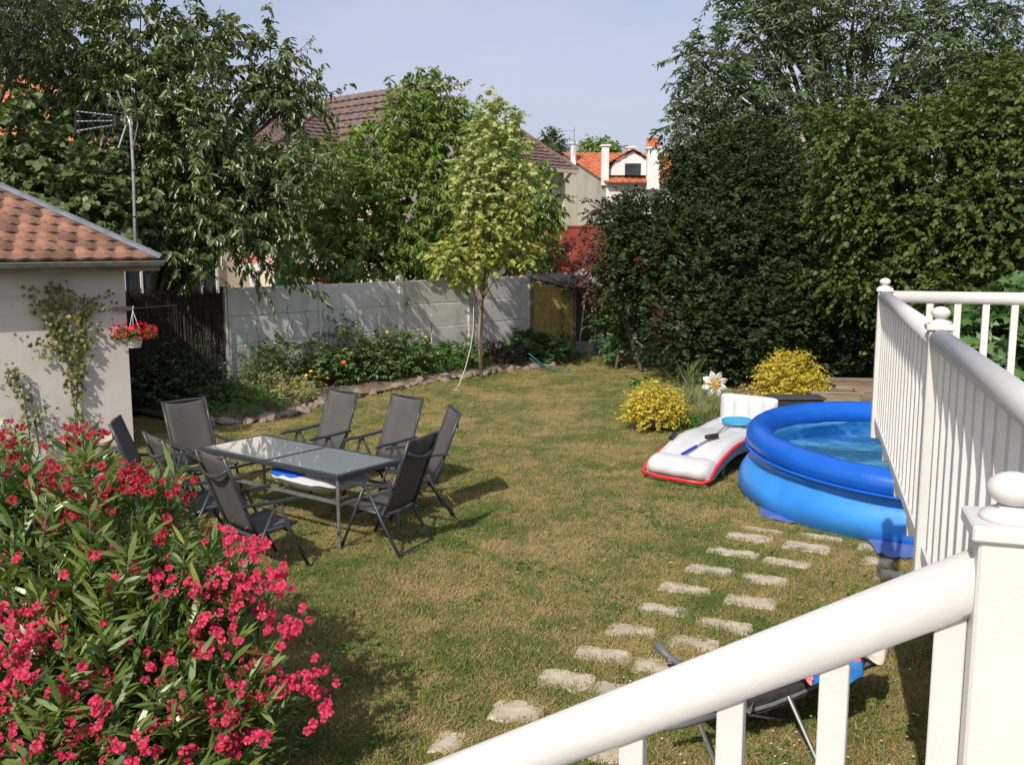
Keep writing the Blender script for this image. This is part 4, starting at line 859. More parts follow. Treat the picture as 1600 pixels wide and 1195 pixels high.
# yew
YB = pxblobs([(1010, 345, 20.5, 48, 36, 1.0), (1000, 400, 20.2, 55, 50, 1.1), (1102, 305, 20.5, 52, 52, 1.3), (1090, 390, 19.6, 80, 75, 1.5), (1180, 300, 20.3, 75, 65, 1.5), (1180, 400, 19.4, 85, 80, 1.6), (1080, 490, 19.2, 75, 70, 1.4), (1170, 500, 18.8, 85, 75, 1.5), (1270, 470, 18.8, 80, 90, 1.5),
              (1270, 360, 19.6, 75, 80, 1.5), (1330, 520, 18.8, 70, 80, 1.2), (1240, 560, 18.5, 90, 45, 1.2), (1110, 560, 19, 55, 40, 1.0), (1125, 245, 21, 34, 34, .9), (1066, 262, 21, 12, 26, .4), (975, 350, 20.6, 35, 35, .8), (1180, 240, 21, 50, 40, 1.0), (1370, 440, 19.2, 60, 70, 1.2), (1420, 520, 19.2, 60, 70, 1.2)])
YS = [(at(1060, 230, 21), at(1057, 160, 21)), (at(1075, 240, 21), at(1074, 168, 21)), (at(1100, 220, 21), at(1090, 168, 21)), (at(985, 330, 20.6), at(935, 318, 20.4)), (at(1000, 350, 20.5), at(942, 350, 20.4)), (at(1040, 280, 21), at(1022, 215, 21))]
def rough(bl, k, n, rs):
    out = [(b[0], b[1], b[2], b[3]*k, b[4]*k, b[5]*k) for b in bl]
    for _ in range(n):
        b = random.choice(bl); d = Vector([random.gauss(0, 1) for _ in range(3)]).normalized(); r = rs*random.uniform(.6, 1.3)
        out.append((b[0]+d.x*b[3]*.95, b[1]+d.y*b[4]*.95, b[2]+d.z*b[5]*.95, r, r, r*.8))
    return out
YB = rough(YB, .92, 26, .36)
tree('yew_tree', 'huge dark yew filling the end of the garden behind the pinwheel', 'tree', (5.0, 20.6, 0), YB, yew_l, 9500, 18, .42, .10, (T_NEEDLE[0]*[1, 2.2, 1], T_NEEDLE[1]), r0=.28, shoots=YS, upbias=.5, droop=.15, spread=.8, hang=.1, inner=.45)
# ash above it
AB = pxblobs([(1110, 110, 27, 50, 55, 1.6), (1180, 60, 27.5, 75, 60, 2), (1160, 160, 27, 75, 60, 2), (1250, 120, 27.5, 90, 80, 2.2), (1330, 40, 28, 90, 70, 2.2), (1420, 70, 27.5, 95, 80, 2.2), (1380, 170, 27, 95, 75, 2), (1270, 210, 26.5, 80, 55, 1.8), (1500, 40, 28, 80, 70, 2), (1480, 150, 27, 80, 70, 2), (1090, 180, 26.5, 35, 45, 1.2), (1260, 10, 28, 80, 50, 2), (1150, 235, 26.5, 50, 30, 1.2), (1200, -20, 28, 60, 40, 1.5), (1580, 130, 27, 45, 90, 1.6), (1085, 90, 27, 26, 26, .8)])
AB = rough(AB, .84, 34, .6)
AS = [(at(1150, 30, 27.3), at(1130, -25, 27.3)), (at(1100, 90, 27), at(1058, 75, 27)), (at(1100, 100, 27), at(1090, 35, 27)), (at(1090, 150, 26.8), at(1054, 120, 26.8)), (at(1200, 10, 27.6), at(1190, -40, 27.6)), (at(1070, 190, 26.5), at(1018, 205, 26.5))]
tree('ash_tree', 'tall feathery ash tree against the sky at the upper right', 'tree', (9.5, 27.5, 0), AB, ash_l, 3000, 14, .6, .19, (T_OVATE[0]*[1, .6, 1], T_OVATE[1]), r0=.3, shoots=AS, hang=.35, spread=.9, upbias=.25)
# hazel, yellow green, nearer
HB = pxblobs([(1370, 270, 16.5, 70, 45, 1.0), (1450, 220, 16.2, 80, 55, 1.1), (1540, 170, 16.2, 75, 75, 1.2), (1560, 280, 15.6, 75, 70, 1.2), (1470, 320, 15.8, 85, 60, 1.2), (1400, 360, 16.2, 75, 55, 1.0), (1540, 380, 15.4, 85, 60, 1.1), (1440, 430, 15.8, 80, 55, 1.0), (1330, 330, 17, 50, 45, .8), (1330, 220, 17, 40, 35, .7),
              (1600, 330, 15.4, 60, 90, 1.1), (1590, 470, 15.2, 60, 60, 1.0), (1500, 490, 15.6, 90, 50, 1.0), (1340, 430, 16.8, 50, 50, .8), (1600, 120, 16, 40, 60, 1)])
HB = rough(HB, .82, 34, .4)
tree('hazel_tree', 'yellow green hazel tree behind the white deck railing at the right', 'tree', (7.4, 16.8, 0), HB, hazel_l, 4200, 13, .5, .088, (T_ROUND[0]*[1, .8, 1], T_ROUND[1]), r0=.14, hang=.5, spread=.8, upbias=.2, inner=.25, flat=.6)
FB = pxblobs([(1540, 530, 12.2, 60, 50, .6), (1590, 600, 12, 50, 60, .6), (1620, 500, 12.4, 50, 60, .6), (1500, 570, 12.6, 40, 40, .5), (1640, 560, 12, 60, 70, .7)])
tree('fig_tree', 'low fig bush with large green leaves seen through the far railing', 'bush', (7.0, 12.8, 0), FB, fig_l, 330, 8, .35, .21, T_MAPLE, r0=.06, hang=.4, spread=.8)
# purple plum
PB = pxblobs([(960, 400, 21.6, 32, 28, .5), (930, 430, 22, 22, 20, .5), (960, 455, 21.4, 40, 16, .5), (990, 330, 21.6, 24, 30, .5), (950, 335, 21.6, 26, 16, .4), (1000, 450, 21.0, 22, 26, .4), (905, 400, 22.4, 26, 20, .4)])
tree('purple_plum_tree', 'slim plum tree with dark purple leaves between the hen house and the yew', 'tree', tuple(gp(1001, 580)), PB, plum_l, 230, 12, .4, .10, T_OVATE, r0=.055, hang=.3, shoots=[(at(960, 340, 21.6), at(912, 305, 21.6)), (at(960, 345, 21.6), at(915, 328, 21.6)), (at(950, 395, 21.6), at(918, 372, 21.6))])
LB = pxblobs([(955, 510, 21.8, 30, 42, .5), (985, 500, 21.8, 28, 40, .5), (965, 470, 22, 24, 22, .4), (960, 550, 21.7, 24, 20, .4), (1015, 540, 21.6, 26, 30, .4)])
tree('laurel_bush', 'bright green upright laurel bush in front of the hen house doorway', 'bush', tuple(gp(962, 577)), LB, leafmat('laurel_leaf', [(.03, .07, .02), (.055, .11, .03), (.09, .15, .045)], gloss=.12), 330, 9, .28, .12, T_OVATE, r0=.04, upbias=.7)
# trees beyond the houses
tree('far_conifer', 'dark rounded tree between the brown roof and the orange roof', 'tree', (at(862, 300, 62).x, 62, 0), pxblobs([(862, 232, 62, 18, 20, 1.2), (866, 260, 62, 20, 25, 1.2), (850, 245, 62, 16, 20, 1)]), far_l, 330, 9, .9, .3, T_SIMPLE, r0=.2)
tree('far_tree', 'small light green tree top above the orange roof', 'tree', (at(932, 300, 70).x, 70, 0), pxblobs([(930, 236, 70, 26, 12, 1.4), (950, 240, 70, 16, 10, 1.4)]), walnut_l, 260, 9, .9, .3, T_SIMPLE, r0=.2)
hedge_pts = pxblobs([(x, 395+random.randint(-12, 12), 34+random.random()*3, 60, 60, 1.5) for x in range(1040, 1760, 55)])
tree('background_hedge', 'dark hedge closing the view behind the yew and hazel', 'hedge', (16, 35, 0), hedge_pts, far_l, 2600, 10, .8, .28, T_SIMPLE, r0=.2, extra=0)
CT = pxblobs([(20, 20, 16, 60, 38, .7), (60, 5, 16, 50, 20, .6), (0, 70, 16, 30, 30, .6)])
tree('cedar_tree', 'dark needled cedar branches in the top left corner', 'tree', (-10.2, 16.5, 0), CT, yew_l, 800, 16, .45, .075, T_NEEDLE, r0=.2, droop=.5, hang=.5)

# ================================================================== BED PLANTS
def lm(n, *c, **k): return leafmat(n, list(c), **k)
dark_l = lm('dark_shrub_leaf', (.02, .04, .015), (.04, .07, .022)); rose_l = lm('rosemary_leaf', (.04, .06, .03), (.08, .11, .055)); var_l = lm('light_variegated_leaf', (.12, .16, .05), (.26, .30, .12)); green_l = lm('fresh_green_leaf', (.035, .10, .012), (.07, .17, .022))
tom_l = lm('tomato_leaf', (.04, .08, .022), (.07, .125, .032), (.11, .17, .045)); sant_l = lm('grey_yellow_leaf', (.14, .16, .07), (.30, .28, .12), (.20, .22, .10)); sq_l = lm('big_squash_leaf', (.04, .09, .03), (.09, .16, .06)); dred_l = lm('dark_red_leaf', (.03, .035, .015), (.055, .03, .02), (.04, .06, .02)); euo_l = lm('golden_euonymus_leaf', (.38, .30, .03), (.27, .24, .03), (.50, .38, .05), (.09, .12, .015), gloss=.08, trans=.25)
grassy_l = lm('dry_grass_leaf', (.20, .19, .09), (.12, .15, .05), (.30, .25, .14)); carrot_l = lm('feathery_leaf', (.04, .09, .02), (.07, .14, .03))
yel_m = mat('yellow_petal', (.75, .42, .03), rough=.7); ora_m = mat('orange_petal', (.75, .13, .02), rough=.7)
def G(x, y):
    fy = 628-.139*(x-360); return tuple(gp(x, max(y, fy+5) if x < 890 else y))
HS = 1.45
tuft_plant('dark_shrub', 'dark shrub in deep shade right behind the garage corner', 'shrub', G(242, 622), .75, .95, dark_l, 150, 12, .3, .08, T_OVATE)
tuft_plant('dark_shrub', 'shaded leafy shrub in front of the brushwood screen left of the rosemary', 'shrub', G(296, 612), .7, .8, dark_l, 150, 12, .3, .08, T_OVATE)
tuft_plant('orange_leaf_shrub', 'thin shrub with orange tinted leaves before the brushwood screen', 'shrub', G(262, 600), .22, 1.25, lm('orange_tinted_leaf', (.12, .09, .03), (.25, .14, .05)), 28, 7, .2, .06, T_OVATE)
tuft_plant('rosemary', 'tall rosemary with upright grey green spikes beside the brushwood screen', 'shrub', G(345, 606), .85, 1.0, rose_l, 260, 26, .42, .045, T_LANCE, upbias=2.6, droop=0, spread=.7, hang=-.4)
tuft_plant('light_shrub', 'small pale green variegated shrub in front of the rosemary', 'shrub', G(350, 638), .48, .5, var_l, 120, 9, .16, .05, T_OVATE)
tuft_plant('green_mound', 'low bright green mound spilling over the rock edging at the left', 'plant', G(368, 645), .80, .40, green_l, 620, 12, .16, .035, T_OVATE)
tuft_plant('grey_yellow_shrub', 'grey and yellow leaved shrub in the middle of the bed', 'shrub', G(432, 635), .62, .46, sant_l, 340, 11, .2, .045, T_OVATE)
tuft_plant('marigold', 'marigolds with small yellow flowers beside the grey yellow shrub', 'plant', G(482, 622), .4, .36, lm('marigold_leaf', (.08, .11, .03), (.16, .16, .05)), 130, 9, .14, .04, T_OVATE, flower=(yel_m, 16, .035))
tuft_plant('marigold', 'low yellow flowered marigold nearest the rocks behind the near chairs', 'plant', G(455, 634), .35, .28, lm('marigold_leaf_b', (.07, .10, .03), (.14, .15, .05)), 90, 9, .12, .04, T_OVATE, flower=(yel_m, 8, .03))
for i, (x, y, h, r_) in enumerate([(412, 598, .95, .3), (440, 592, 1.05, .3), (498, 596, 1.0, .4), (538, 590, 1.35, .32), (565, 592, .9, .42), (590, 592, .9, .4), (620, 588, 1.0, .42), (650, 584, .85, .4), (525, 604, .7, .35), (600, 600, .6, .35)]):
    lab = ['tomato plant at the left end of the row, before the first fence plate', 'thin tomato plant beside the first pair of spiral stakes', 'bushy tomato plant behind the marigolds', 'tallest tomato plant reaching up between the middle stakes', 'tomato plant just right of the tallest one', 'tomato plant below the pair of stakes left of the fence post', 'tomato plant directly in front of the tall fence post', 'tomato plant at the right end of the row', 'low plant with an orange bloom before the tomatoes', 'low leafy plant before the fence post'][i]
    tuft_plant('tomato_plant', lab, 'tomato plant', G(x, y), r_, h, tom_l, int(150*r_/.4), 11, .24, .075, T_OVATE, group='tomato plants in front of the concrete fence', flower=((ora_m, 2, .06) if i == 8 else (yel_m, 5, .04) if i in (5, 7) else None), hang=.5)
tuft_plant('santolina', 'pale silvery plant beside the low tomatoes near the rocks', 'plant', G(548, 607), .28, .3, sant_l, 90, 9, .14, .04, T_OVATE)
for i, (x, y, r_, h) in enumerate([(655, 588, .5, .4), (700, 577, .5, .42), (735, 570, .4, .35)]):
    tuft_plant('carrot_tops', ['feathery green vegetable tops left of the white hose', 'feathery green vegetable tops where the white hose comes down', 'feathery green vegetable tops just left of the maple stem'][i], 'vegetable', G(x, y), r_, h, carrot_l, 230, 14, .24, .04, T_LANCE, upbias=1.6, group='feathery vegetable tops in the bed')
for i, (x, y, r_) in enumerate([(665, 552, .3), (700, 550, .3), (718, 562, .35), (735, 556, .3)]):
    tuft_plant('weedy_plant', ['green weed against the fence right of the striped cane', 'green weed at the fence in the middle of the bay', 'leafy plant left of the white hose', 'leafy plant below the short fence post'][i], 'plant', G(x, y), r_, .6, green_l if i % 2 else tom_l, 60, 9, .22, .09, T_OVATE, group='leafy plants at the foot of the fence')
tuft_plant('dark_red_plant', 'dark reddish leafy plant right of the maple stem', 'plant', G(775, 568), .5, .5, dred_l, 200, 9, .2, .06, T_OVATE)
tuft_plant('dark_red_plant', 'smaller reddish plant behind the maple stem', 'plant', G(800, 562), .45, .45, dred_l, 150, 9, .2, .06, T_OVATE)
tuft_plant('squash_plant', 'squash plant with big round leaves before the yellow netting', 'plant', G(832, 558), .62, .62, sq_l, 62, 4, .3, .24, T_ROUND, flat=1.2)
tuft_plant('squash_plant', 'low squash leaves at the corner of the yellow netting', 'plant', G(872, 556), .4, .35, sq_l, 36, 4, .2, .16, T_ROUND, flat=1.2)
cane = MB().tube([(0, 0, 0), (.02, 0, 1.35)], .01, 6).build('striped_cane', mat('red_white_cane', (.7, .68, .65), (.5, .06, .04), scale=9, rough=.6, lo=.49, hi=.51)); cane.location = fence_pt(4.55, .25); tag(cane, 'thin red and white striped cane against the fence', 'cane')
rope_m = mat('blue_green_rope', (.015, .16, .17), rough=.7)
for i, (x0, y0, x1, y1) in enumerate(((826, 528, 888, 583), (828, 536, 886, 580))):
    a = gp(x0, y0+24, .42-.1*i); b = gp(x1, y1); pts = [a.lerp(b, t)+Vector((0, 0, -.10*math.sin(math.pi*t))) for t in np.linspace(0, 1, 8)]
    o = MB().tube([q-a for q in pts], .012, 5).build('blue_rope', rope_m, smooth=True); o.location = a; tag(o, ['upper of the two blue green ropes pegged in the grass by the squash', 'lower of the two blue green ropes pegged in the grass by the squash'][i], 'rope', 'blue green ropes by the squash')
pk = gp(888, 582); o = MB().box((0, 0, .04), (.05, .05, .1), bev=.01).build('rope_peg', rope_m); o.location = pk; tag(o, 'small blue peg holding the ropes in the lawn', 'peg')
# right side planting
HS = 1.0
tuft_plant('golden_euonymus', 'round golden euonymus beside the white inflatable slide', 'shrub', G(1022, 672), .36, .95, euo_l, 760, 11, .20, .042, T_OVATE, upbias=.5)
tuft_plant('golden_euonymus', 'taller golden euonymus behind the pool next to the planters', 'shrub', G(1232, 640), .48, 1.25, euo_l, 900, 11, .26, .045, T_OVATE, upbias=.6)
tuft_plant('leafy_sapling', 'small leafy sapling just behind the round golden euonymus', 'plant', G(1006, 622), .18, .5, green_l, 30, 8, .16, .07, T_OVATE)
tuft_plant('ornamental_grass', 'clump of thin pale grasses between the golden euonymus and the slide', 'plant', G(1085, 660), .55, .5, grassy_l, 260, 8, .35, .13, (T_LANCE[0]*[1, .35, 1], T_LANCE[1]), upbias=2.2, fwd=1.4, spread=.3, hang=0)
tuft_plant('green_mound', 'low fresh green plant right of the round golden euonymus', 'plant', G(1070, 672), .36, .33, green_l, 160, 10, .14, .035, T_OVATE)
tuft_plant('dry_plant', 'dry brownish plant between the pinwheel and the taller golden shrub', 'plant', G(1180, 640), .4, .45, lm('brown_leaf', (.2, .12, .06), (.3, .2, .12), (.12, .12, .05)), 110, 9, .2, .05, T_OVATE)
tuft_plant('iris_leaves', 'upright sword leaves left of the pinwheel', 'plant', G(1078, 632), .25, .5, lm('iris_leaf', (.06, .09, .03), (.12, .14, .05)), 24, 3, .3, .36, (T_LANCE[0]*[1, .6, 1], T_LANCE[1]), upbias=3, fwd=1.5, spread=.25, hang=-.3)
# ================================================================== POOL
PX, PY = POOL
pb_m = mat('pool_vinyl_light_blue', (.035, .26, .78), (.048, .30, .82), scale=2, rough=.38, bump=.22, bscale=7, spec=.45)
pr_m = mat('pool_ring_dark_blue', (.004, .098, .50), (.006, .115, .55), scale=3, rough=.33, bump=.14, bscale=9, spec=.5)
pool = empty('pool', (PX, PY, 0)); tag(pool, 'round blue inflatable ring swimming pool filled with water beside the deck', 'pool')
RR, RT, RZ = 1.76, .142, .605
def tilt(th): return -.059*math.cos(th)+.069*math.sin(th)
BX, BY = .02, .20      # the bag stands a little further back than its ring leans
def wall_fn(u, v):
    th = 2*math.pi*u; z = v*(RZ-RT*.35); r = 1.86+.10*math.sin(math.pi*min(1, v*1.25+.12))-.06*v**1.4
    r += .012*math.sin(th*23+math.sin(th*7)*2)*math.sin(math.pi*v)*(1-v)+.004*math.sin(th*61+v*5)*v+.006*math.sin(th*9+v*9)
    return (r*math.cos(th)+BX*(1-v), r*math.sin(th)+BY*(1-v), z+v*tilt(th))
MB().grid(wall_fn, 144, 18).build('pool_wall', pb_m, pool, smooth=True)
def ring_fn(u, v):
    th = 2*math.pi*u; ph = 2*math.pi*v; rt = RT*(1+.012*math.sin(th*19)+.008*math.sin(th*41)); return ((RR+rt*math.cos(ph))*math.cos(th), (RR+rt*math.cos(ph))*math.sin(th), RZ+rt*math.sin(ph)*.97+tilt(th))
MB().grid(ring_fn, 144, 24).build('inflatable_ring', pr_m, pool, smooth=True)
def seam_fn(u, v):
    th = 2*math.pi*u; ph = 2*math.pi*v; return ((RR+RT*.93+.02*math.cos(ph))*math.cos(th), (RR+RT*.93+.02*math.cos(ph))*math.sin(th), RZ-RT*.62+.014*math.sin(ph)+tilt(th))
MB().grid(seam_fn, 120, 6).build('ring_skirt', pr_m, pool, smooth=True)
liner_m = bpy.data.materials.new('mosaic_liner'); liner_m.use_nodes = True; n_ = liner_m.node_tree; b_ = n_.nodes['Principled BSDF']; b_.inputs['Roughness'].default_value = .6
t_ = n_.nodes.new('ShaderNodeTexCoord'); br_ = n_.nodes.new('ShaderNodeTexBrick'); n_.links.new(t_.outputs['UV'], br_.inputs['Vector'])
br_.offset = 0; br_.inputs['Scale'].default_value = 1; br_.inputs['Brick Width'].default_value = 3.0; br_.inputs['Row Height'].default_value = .058; br_.inputs['Mortar Size'].default_value = .012; br_.inputs['Mortar Smooth'].default_value = .6
br_.inputs['Color1'].default_value = (.10, .46, .78, 1); br_.inputs['Color2'].default_value = (.12, .48, .80, 1); br_.inputs['Mortar'].default_value = (.34, .68, .86, 1); n_.links.new(br_.outputs[0], b_.inputs['Base Color'])
def uvmap(o, fn):
    me = o.data; uv = me.uv_layers.new(name='UVMap')
    for l in me.loops: uv.data[l.index].uv = fn(me.vertices[l.vertex_index].co)
def wob(x, y): return .012*math.sin(5*x+2*y)+.010*math.sin(7*y-3*x+1)
fl_ = MB(); fl_.grid(lambda u, v: (BX+1.66*v*math.cos(6.28319*u), BY+1.66*v*math.sin(6.28319*u), .41), 96, 10); o = fl_.build('liner_floor', liner_m, pool); uvmap(o, lambda c: (c.x*.75+c.y*.66, c.y*.75-c.x*.66))  # floor raised to its apparent depth, shape standing in for refraction in the water
liner_wm = mat('liner_wall_blue', (.12, .46, .78), (.18, .54, .84), scale=9, rough=.5)
o = MB().grid(lambda u, v: (BX*(1-v)+(1.72-.10*v)*math.cos(6.28319*u), BY*(1-v)+(1.72-.10*v)*math.sin(6.28319*u), .05+.55*v+v*tilt(6.28319*u)), 96, 6).build('liner_wall', liner_wm, pool, smooth=True); uvmap(o, lambda c: (math.atan2(c.y, c.x)*1.66, c.z))
wat = bpy.data.materials.new('water'); wat.use_nodes = True; n_ = wat.node_tree; n_.nodes.clear()
tr = n_.nodes.new('ShaderNodeBsdfTransparent'); tr.inputs[0].default_value = (.86, .97, .99, 1); gl = n_.nodes.new('ShaderNodeBsdfGlossy'); gl.inputs['Roughness'].default_value = .02
fr = n_.nodes.new('ShaderNodeFresnel'); fr.inputs[0].default_value = 1.33; ms = n_.nodes.new('ShaderNodeMixShader'); wo = n_.nodes.new('ShaderNodeOutputMaterial')
nz_ = n_.nodes.new('ShaderNodeTexNoise'); nz_.inputs['Scale'].default_value = 3.5; nz_.inputs['Detail'].default_value = 3; bu = n_.nodes.new('ShaderNodeBump'); bu.inputs['Strength'].default_value = .25; bu.inputs['Distance'].default_value = .03
g_ = n_.nodes.new('ShaderNodeNewGeometry')
for a, b in ((g_.outputs['Position'], nz_.inputs['Vector']), (nz_.outputs[0], bu.inputs['Height']), (bu.outputs[0], gl.inputs['Normal']), (bu.outputs[0], fr.inputs['Normal']), (fr.outputs[0], ms.inputs[0]), (tr.outputs[0], ms.inputs[1]), (gl.outputs[0], ms.inputs[2]), (ms.outputs[0], wo.inputs[0])): n_.links.new(a, b)
MB().grid(lambda u, v: (1.66*v*math.cos(-6.28319*u), 1.66*v*math.sin(-6.28319*u), .575+wob(1.6*v*math.cos(6.28319*u), 1.6*v*math.sin(6.28319*u))*.3), 96, 8).build('water', wat, pool, smooth=True)
p = gp(1207, 690, .6); MB().lathe((-1.46, .12, .50), [(.001, -.03), (.06, -.02), (.065, .02), (.03, .05), (.001, .05)], 12).build('skimmer_float', mat('pale_yellow_plastic', (.6, .6, .25), rough=.5), pool)
# ground sheet peeping out from under it
gs_m = mat('blue_ground_sheet', (.07, .12, .36), (.13, .20, .46), scale=5, rough=.55)
def sheet(pts, nm):
    mb = MB(); c = sum(pts, Vector())/len(pts); fine = []
    for i in range(len(pts)):
        for t in (0, .33, .66): q = pts[i].lerp(pts[(i+1) % len(pts)], t); fine.append(q+Vector((0, 0, .018+random.uniform(-.004, .02))))
    N = len(fine); mb.add([tuple(q) for q in fine]+[(q.x, q.y, q.z-.012) for q in fine]+[(c.x, c.y, .05)], [(i, (i+1) % N, 2*N) for i in range(N)]+[(i, N+i, N+(i+1) % N, (i+1) % N) for i in range(N)])
    return mb
for i, q in enumerate(([(1188, 785), (1187, 806), (1202, 812), (1232, 819), (1262, 818), (1300, 812), (1300, 780), (1220, 770)], [(1352, 840), (1370, 866), (1395, 873), (1425, 874), (1450, 880), (1450, 845), (1400, 835)])):
    o = sheet([gp(*z) for z in q], '').build('ground_sheet', gs_m); tag(o, ['blue ground sheet corner sticking out under the left side of the pool', 'blue ground sheet corner sticking out under the pool near the railing'][i], 'ground sheet', 'ground sheet corners under the pool')

# ================================================================== INFLATABLE SLIDE, NET, PINWHEEL, PLANTERS
inf_m = mat('white_inflatable_vinyl', (.62, .62, .615), (.56, .565, .57), scale=3, rough=.36, bump=.3, bscale=7, spec=.5); redst_m = mat('red_vinyl_stripe', (.62, .03, .04), rough=.35); bluein_m = mat('blue_vinyl', (.01, .04, .35), rough=.35)
a = gp(1006, 738, .06); b = gp(1105, 755, .06); Sx = Vector((b.x-a.x, b.y-a.y, 0)); SW = Sx.length; Sx.normalize(); S0_ = (a+b)/2; S0_.z = 0
endp = at(1168, 652, 12.85); Sy = Vector((endp.x-S0_.x, endp.y-S0_.y, 0)); SLn = Sy.length; Sy.normalize()
slide = empty('inflatable_slide', S0_); tag(slide, 'white inflatable pool slide with red edge stripe leaning beside the pool', 'inflatable')
ztop = endp.z-.02
def spine(t):   # t 0..1 -> horizontal distance, height of the top surface
    return SLn*(.02+.98*t), .16+(ztop-.16)*(1-(1-t)**2.1) + .12*math.sin(math.pi*min(1, t*1.6))*.6
def sec(u, v):  # u along, v around
    d, z = spine(u); d2, z2 = spine(min(1, u+.02)); d1, z1 = spine(max(0, u-.02)); tx = Vector((0, d2-d1, z2-z1)).normalized()
    thick = .25 if u > .1 else .25*(.55+.45*math.sin(math.pi/2*u/.1))
    ph = 2*math.pi*v; cx = math.cos(ph); sx = math.sin(ph); w_ = SW/2*(1.0-.03*math.sin(u*3.1))
    x = w_*math.copysign(abs(cx)**.45, cx); yy = thick/2*math.copysign(abs(sx)**.7, sx)
    if sx > 0: yy += .030*abs(math.sin((x/SW+.5)*math.pi*4))**.7 * sx + (.012 if abs(x) > w_*.84 else 0)
    nrm_ = Vector((0, -tx.z, tx.y)); c = Vector((0, d, z-thick/2))+nrm_*yy
    p = Sx*x+Sy*c.y; return (p.x, p.y, c.z)
sb = MB(); sb.grid(sec, 40, 56); sb.poly([sec(0, k/56) for k in range(55, -1, -1)]); sb.poly([sec(1, k/56) for k in range(56)]); sb.build('slide_body', inf_m, slide, smooth=True)
# fat roll at the foot
def roll(u, v):
    x = (u-.5)*SW*1.03; r = .135*(1-abs(2*u-1)**8)**.5*(1+.03*math.sin(u*17)) if abs(2*u-1) < 1 else .001; q = Vector((0, .215+r*1.9*math.cos(2*math.pi*v), .150+r*math.sin(2*math.pi*v)*1.0)); p = Sx*x+Sy*q.y; return (p.x, p.y, q.z)
MB().grid(roll, 28, 20).build('foot_roll', inf_m, slide, smooth=True)
def side_pt(t, s, dz=0, o=0): 
    d, z = spine(t); p = Sx*(s*(SW/2+o))+Sy*d; return Vector((p.x, p.y, z-.045+dz))
st = [side_pt(1-k/22*.93, 1, 0, .004) for k in range(23)]+[side_pt(.03, 1, -.07, .0)-Sy*.06, Sx*(SW*.47)-Sy*.075+Vector((0, 0, .07)), Sx*(SW*.2)-Sy*.09+Vector((0, 0, .07)), -Sx*(SW*.2)-Sy*.09+Vector((0, 0, .07)), -Sx*(SW*.47)-Sy*.07+Vector((0, 0, .09)), -Sx*(SW*.53)+Sy*.1+Vector((0, 0, .15)), side_pt(.16, -1, -.02, .004), side_pt(.24, -1, .0, .0)]
MB().tube(st, .022, 8).build('red_stripe', redst_m, slide, smooth=True)
MB().grid(lambda u, v: tuple(Vector(side_pt(.12+.88*u, 1, -.10-.075*v, -.03-.05*v))), 20, 3).build('blue_underside', bluein_m, slide, smooth=True)
# head rest of four upright tubes
hp_ = Sx*0+Sy*(SLn+.02); hz = spine(1)[1]
hr = MB()
def head(u, v):
    x = (u-.5)*SW*.98; lobe = abs(math.sin(u*4*math.pi)); e_ = (1-abs(2*u-1)**6); th_ = (.055+.06*lobe**.6)*max(.02, e_)**.4; ph = 2*math.pi*v; cz = math.cos(ph); sz = math.sin(ph)
    z = hz+.10+.215*math.copysign(abs(sz)**.6, sz)*(.86+.14*max(0, 1-abs(2*u-1)**5)**.5+.02*lobe); q = hp_+Sx*x+Sy*(th_*cz+.05*(z-hz)); return (q.x, q.y, z)
hr.grid(head, 64, 20); hr.build('head_rest', inf_m, slide, smooth=True)
for s, t in ((-1, .28),):
    c = side_pt(t, s, .06, -.06); MB().bar(c-Sy*.07, c+Sy*.07+Vector((0, 0, .05)), .05, .035).build('black_handle', blk_m, slide)
# bent support leg of an airbed frame under the slide
lgt = mat('grey_tube', (.30, .36, .36), (.36, .42, .42), scale=5, rough=.4, metal=.3)
pL = gp(1128, 745); q1 = at(1133, 715, pL.y+.05); q2 = at(1140, 700, pL.y+.3); q3 = at(1175, 693, pL.y+.8)
MB().tube([pL-S0_, q1-S0_, q2-S0_, q3-S0_], .022, 8).build('support_leg', lgt, slide, smooth=True)
# skimmer net lying on it
def top_pt(px, py):  # hit the slide top by marching
    r = ray(px, py); best = None
    for k in range(900, 1400):
        q = r*(k/100/r.y); q.z += EYE; l = q-S0_; t = (l.dot(Sy)/SLn-.02)/.98
        if q.z <= (spine(min(1, max(0, t)))[1]+.02 if 0 <= t <= 1.05 else 0): return q
    return r*(12/r.y)+Vector((0, 0, EYE))
n1 = top_pt(1142, 662); n2 = top_pt(1076, 708); nn_ = top_pt(1112, 688); hc = top_pt(1152, 664)
net_ = empty('skimmer_net', n2); tag(net_, 'pool skimmer net with blue oval hoop lying on the white slide', 'pool net')
MB().tube([n1-n2+Vector((0, 0, .03)), nn_-n2+Vector((0, 0, .03)), Vector((0, 0, .035))], .011, 8).build('pole', al_m, net_, smooth=True)
v = (nn_-n2).normalized(); MB().tube([Vector((0, 0, .035))-v*.12, Vector((0, 0, .035))+v*.14], .018, 8).build('blue_grip', bluein_m, net_); c = nn_-n2+Vector((0, 0, .05)); MB().box(c, (.2, .07, .05), rz=math.atan2(v.y, v.x), bev=.012).build('black_clamp', blk_m, net_)
hoop = [hc-n2+Sx*(.20*math.cos(k/20*6.28319)*1.0)+Sy*(.15*math.sin(k/20*6.28319))+Vector((0, 0, .055+.02*math.sin(k/20*6.28319))) for k in range(21)]
hm = mat('cyan_plastic', (.02, .30, .55), rough=.4); MB().tube(hoop, .016, 6, cap=False).build('hoop', hm, net_, smooth=True)
mb = MB(); mb.add([tuple(q) for q in hoop[:20]]+[tuple(hc-n2+Vector((0, 0, .03)))], [(i, (i+1) % 20, 20) for i in range(20)]); mb.build('mesh', mat('blue_mesh', (.06, .30, .48), rough=.7), net_)
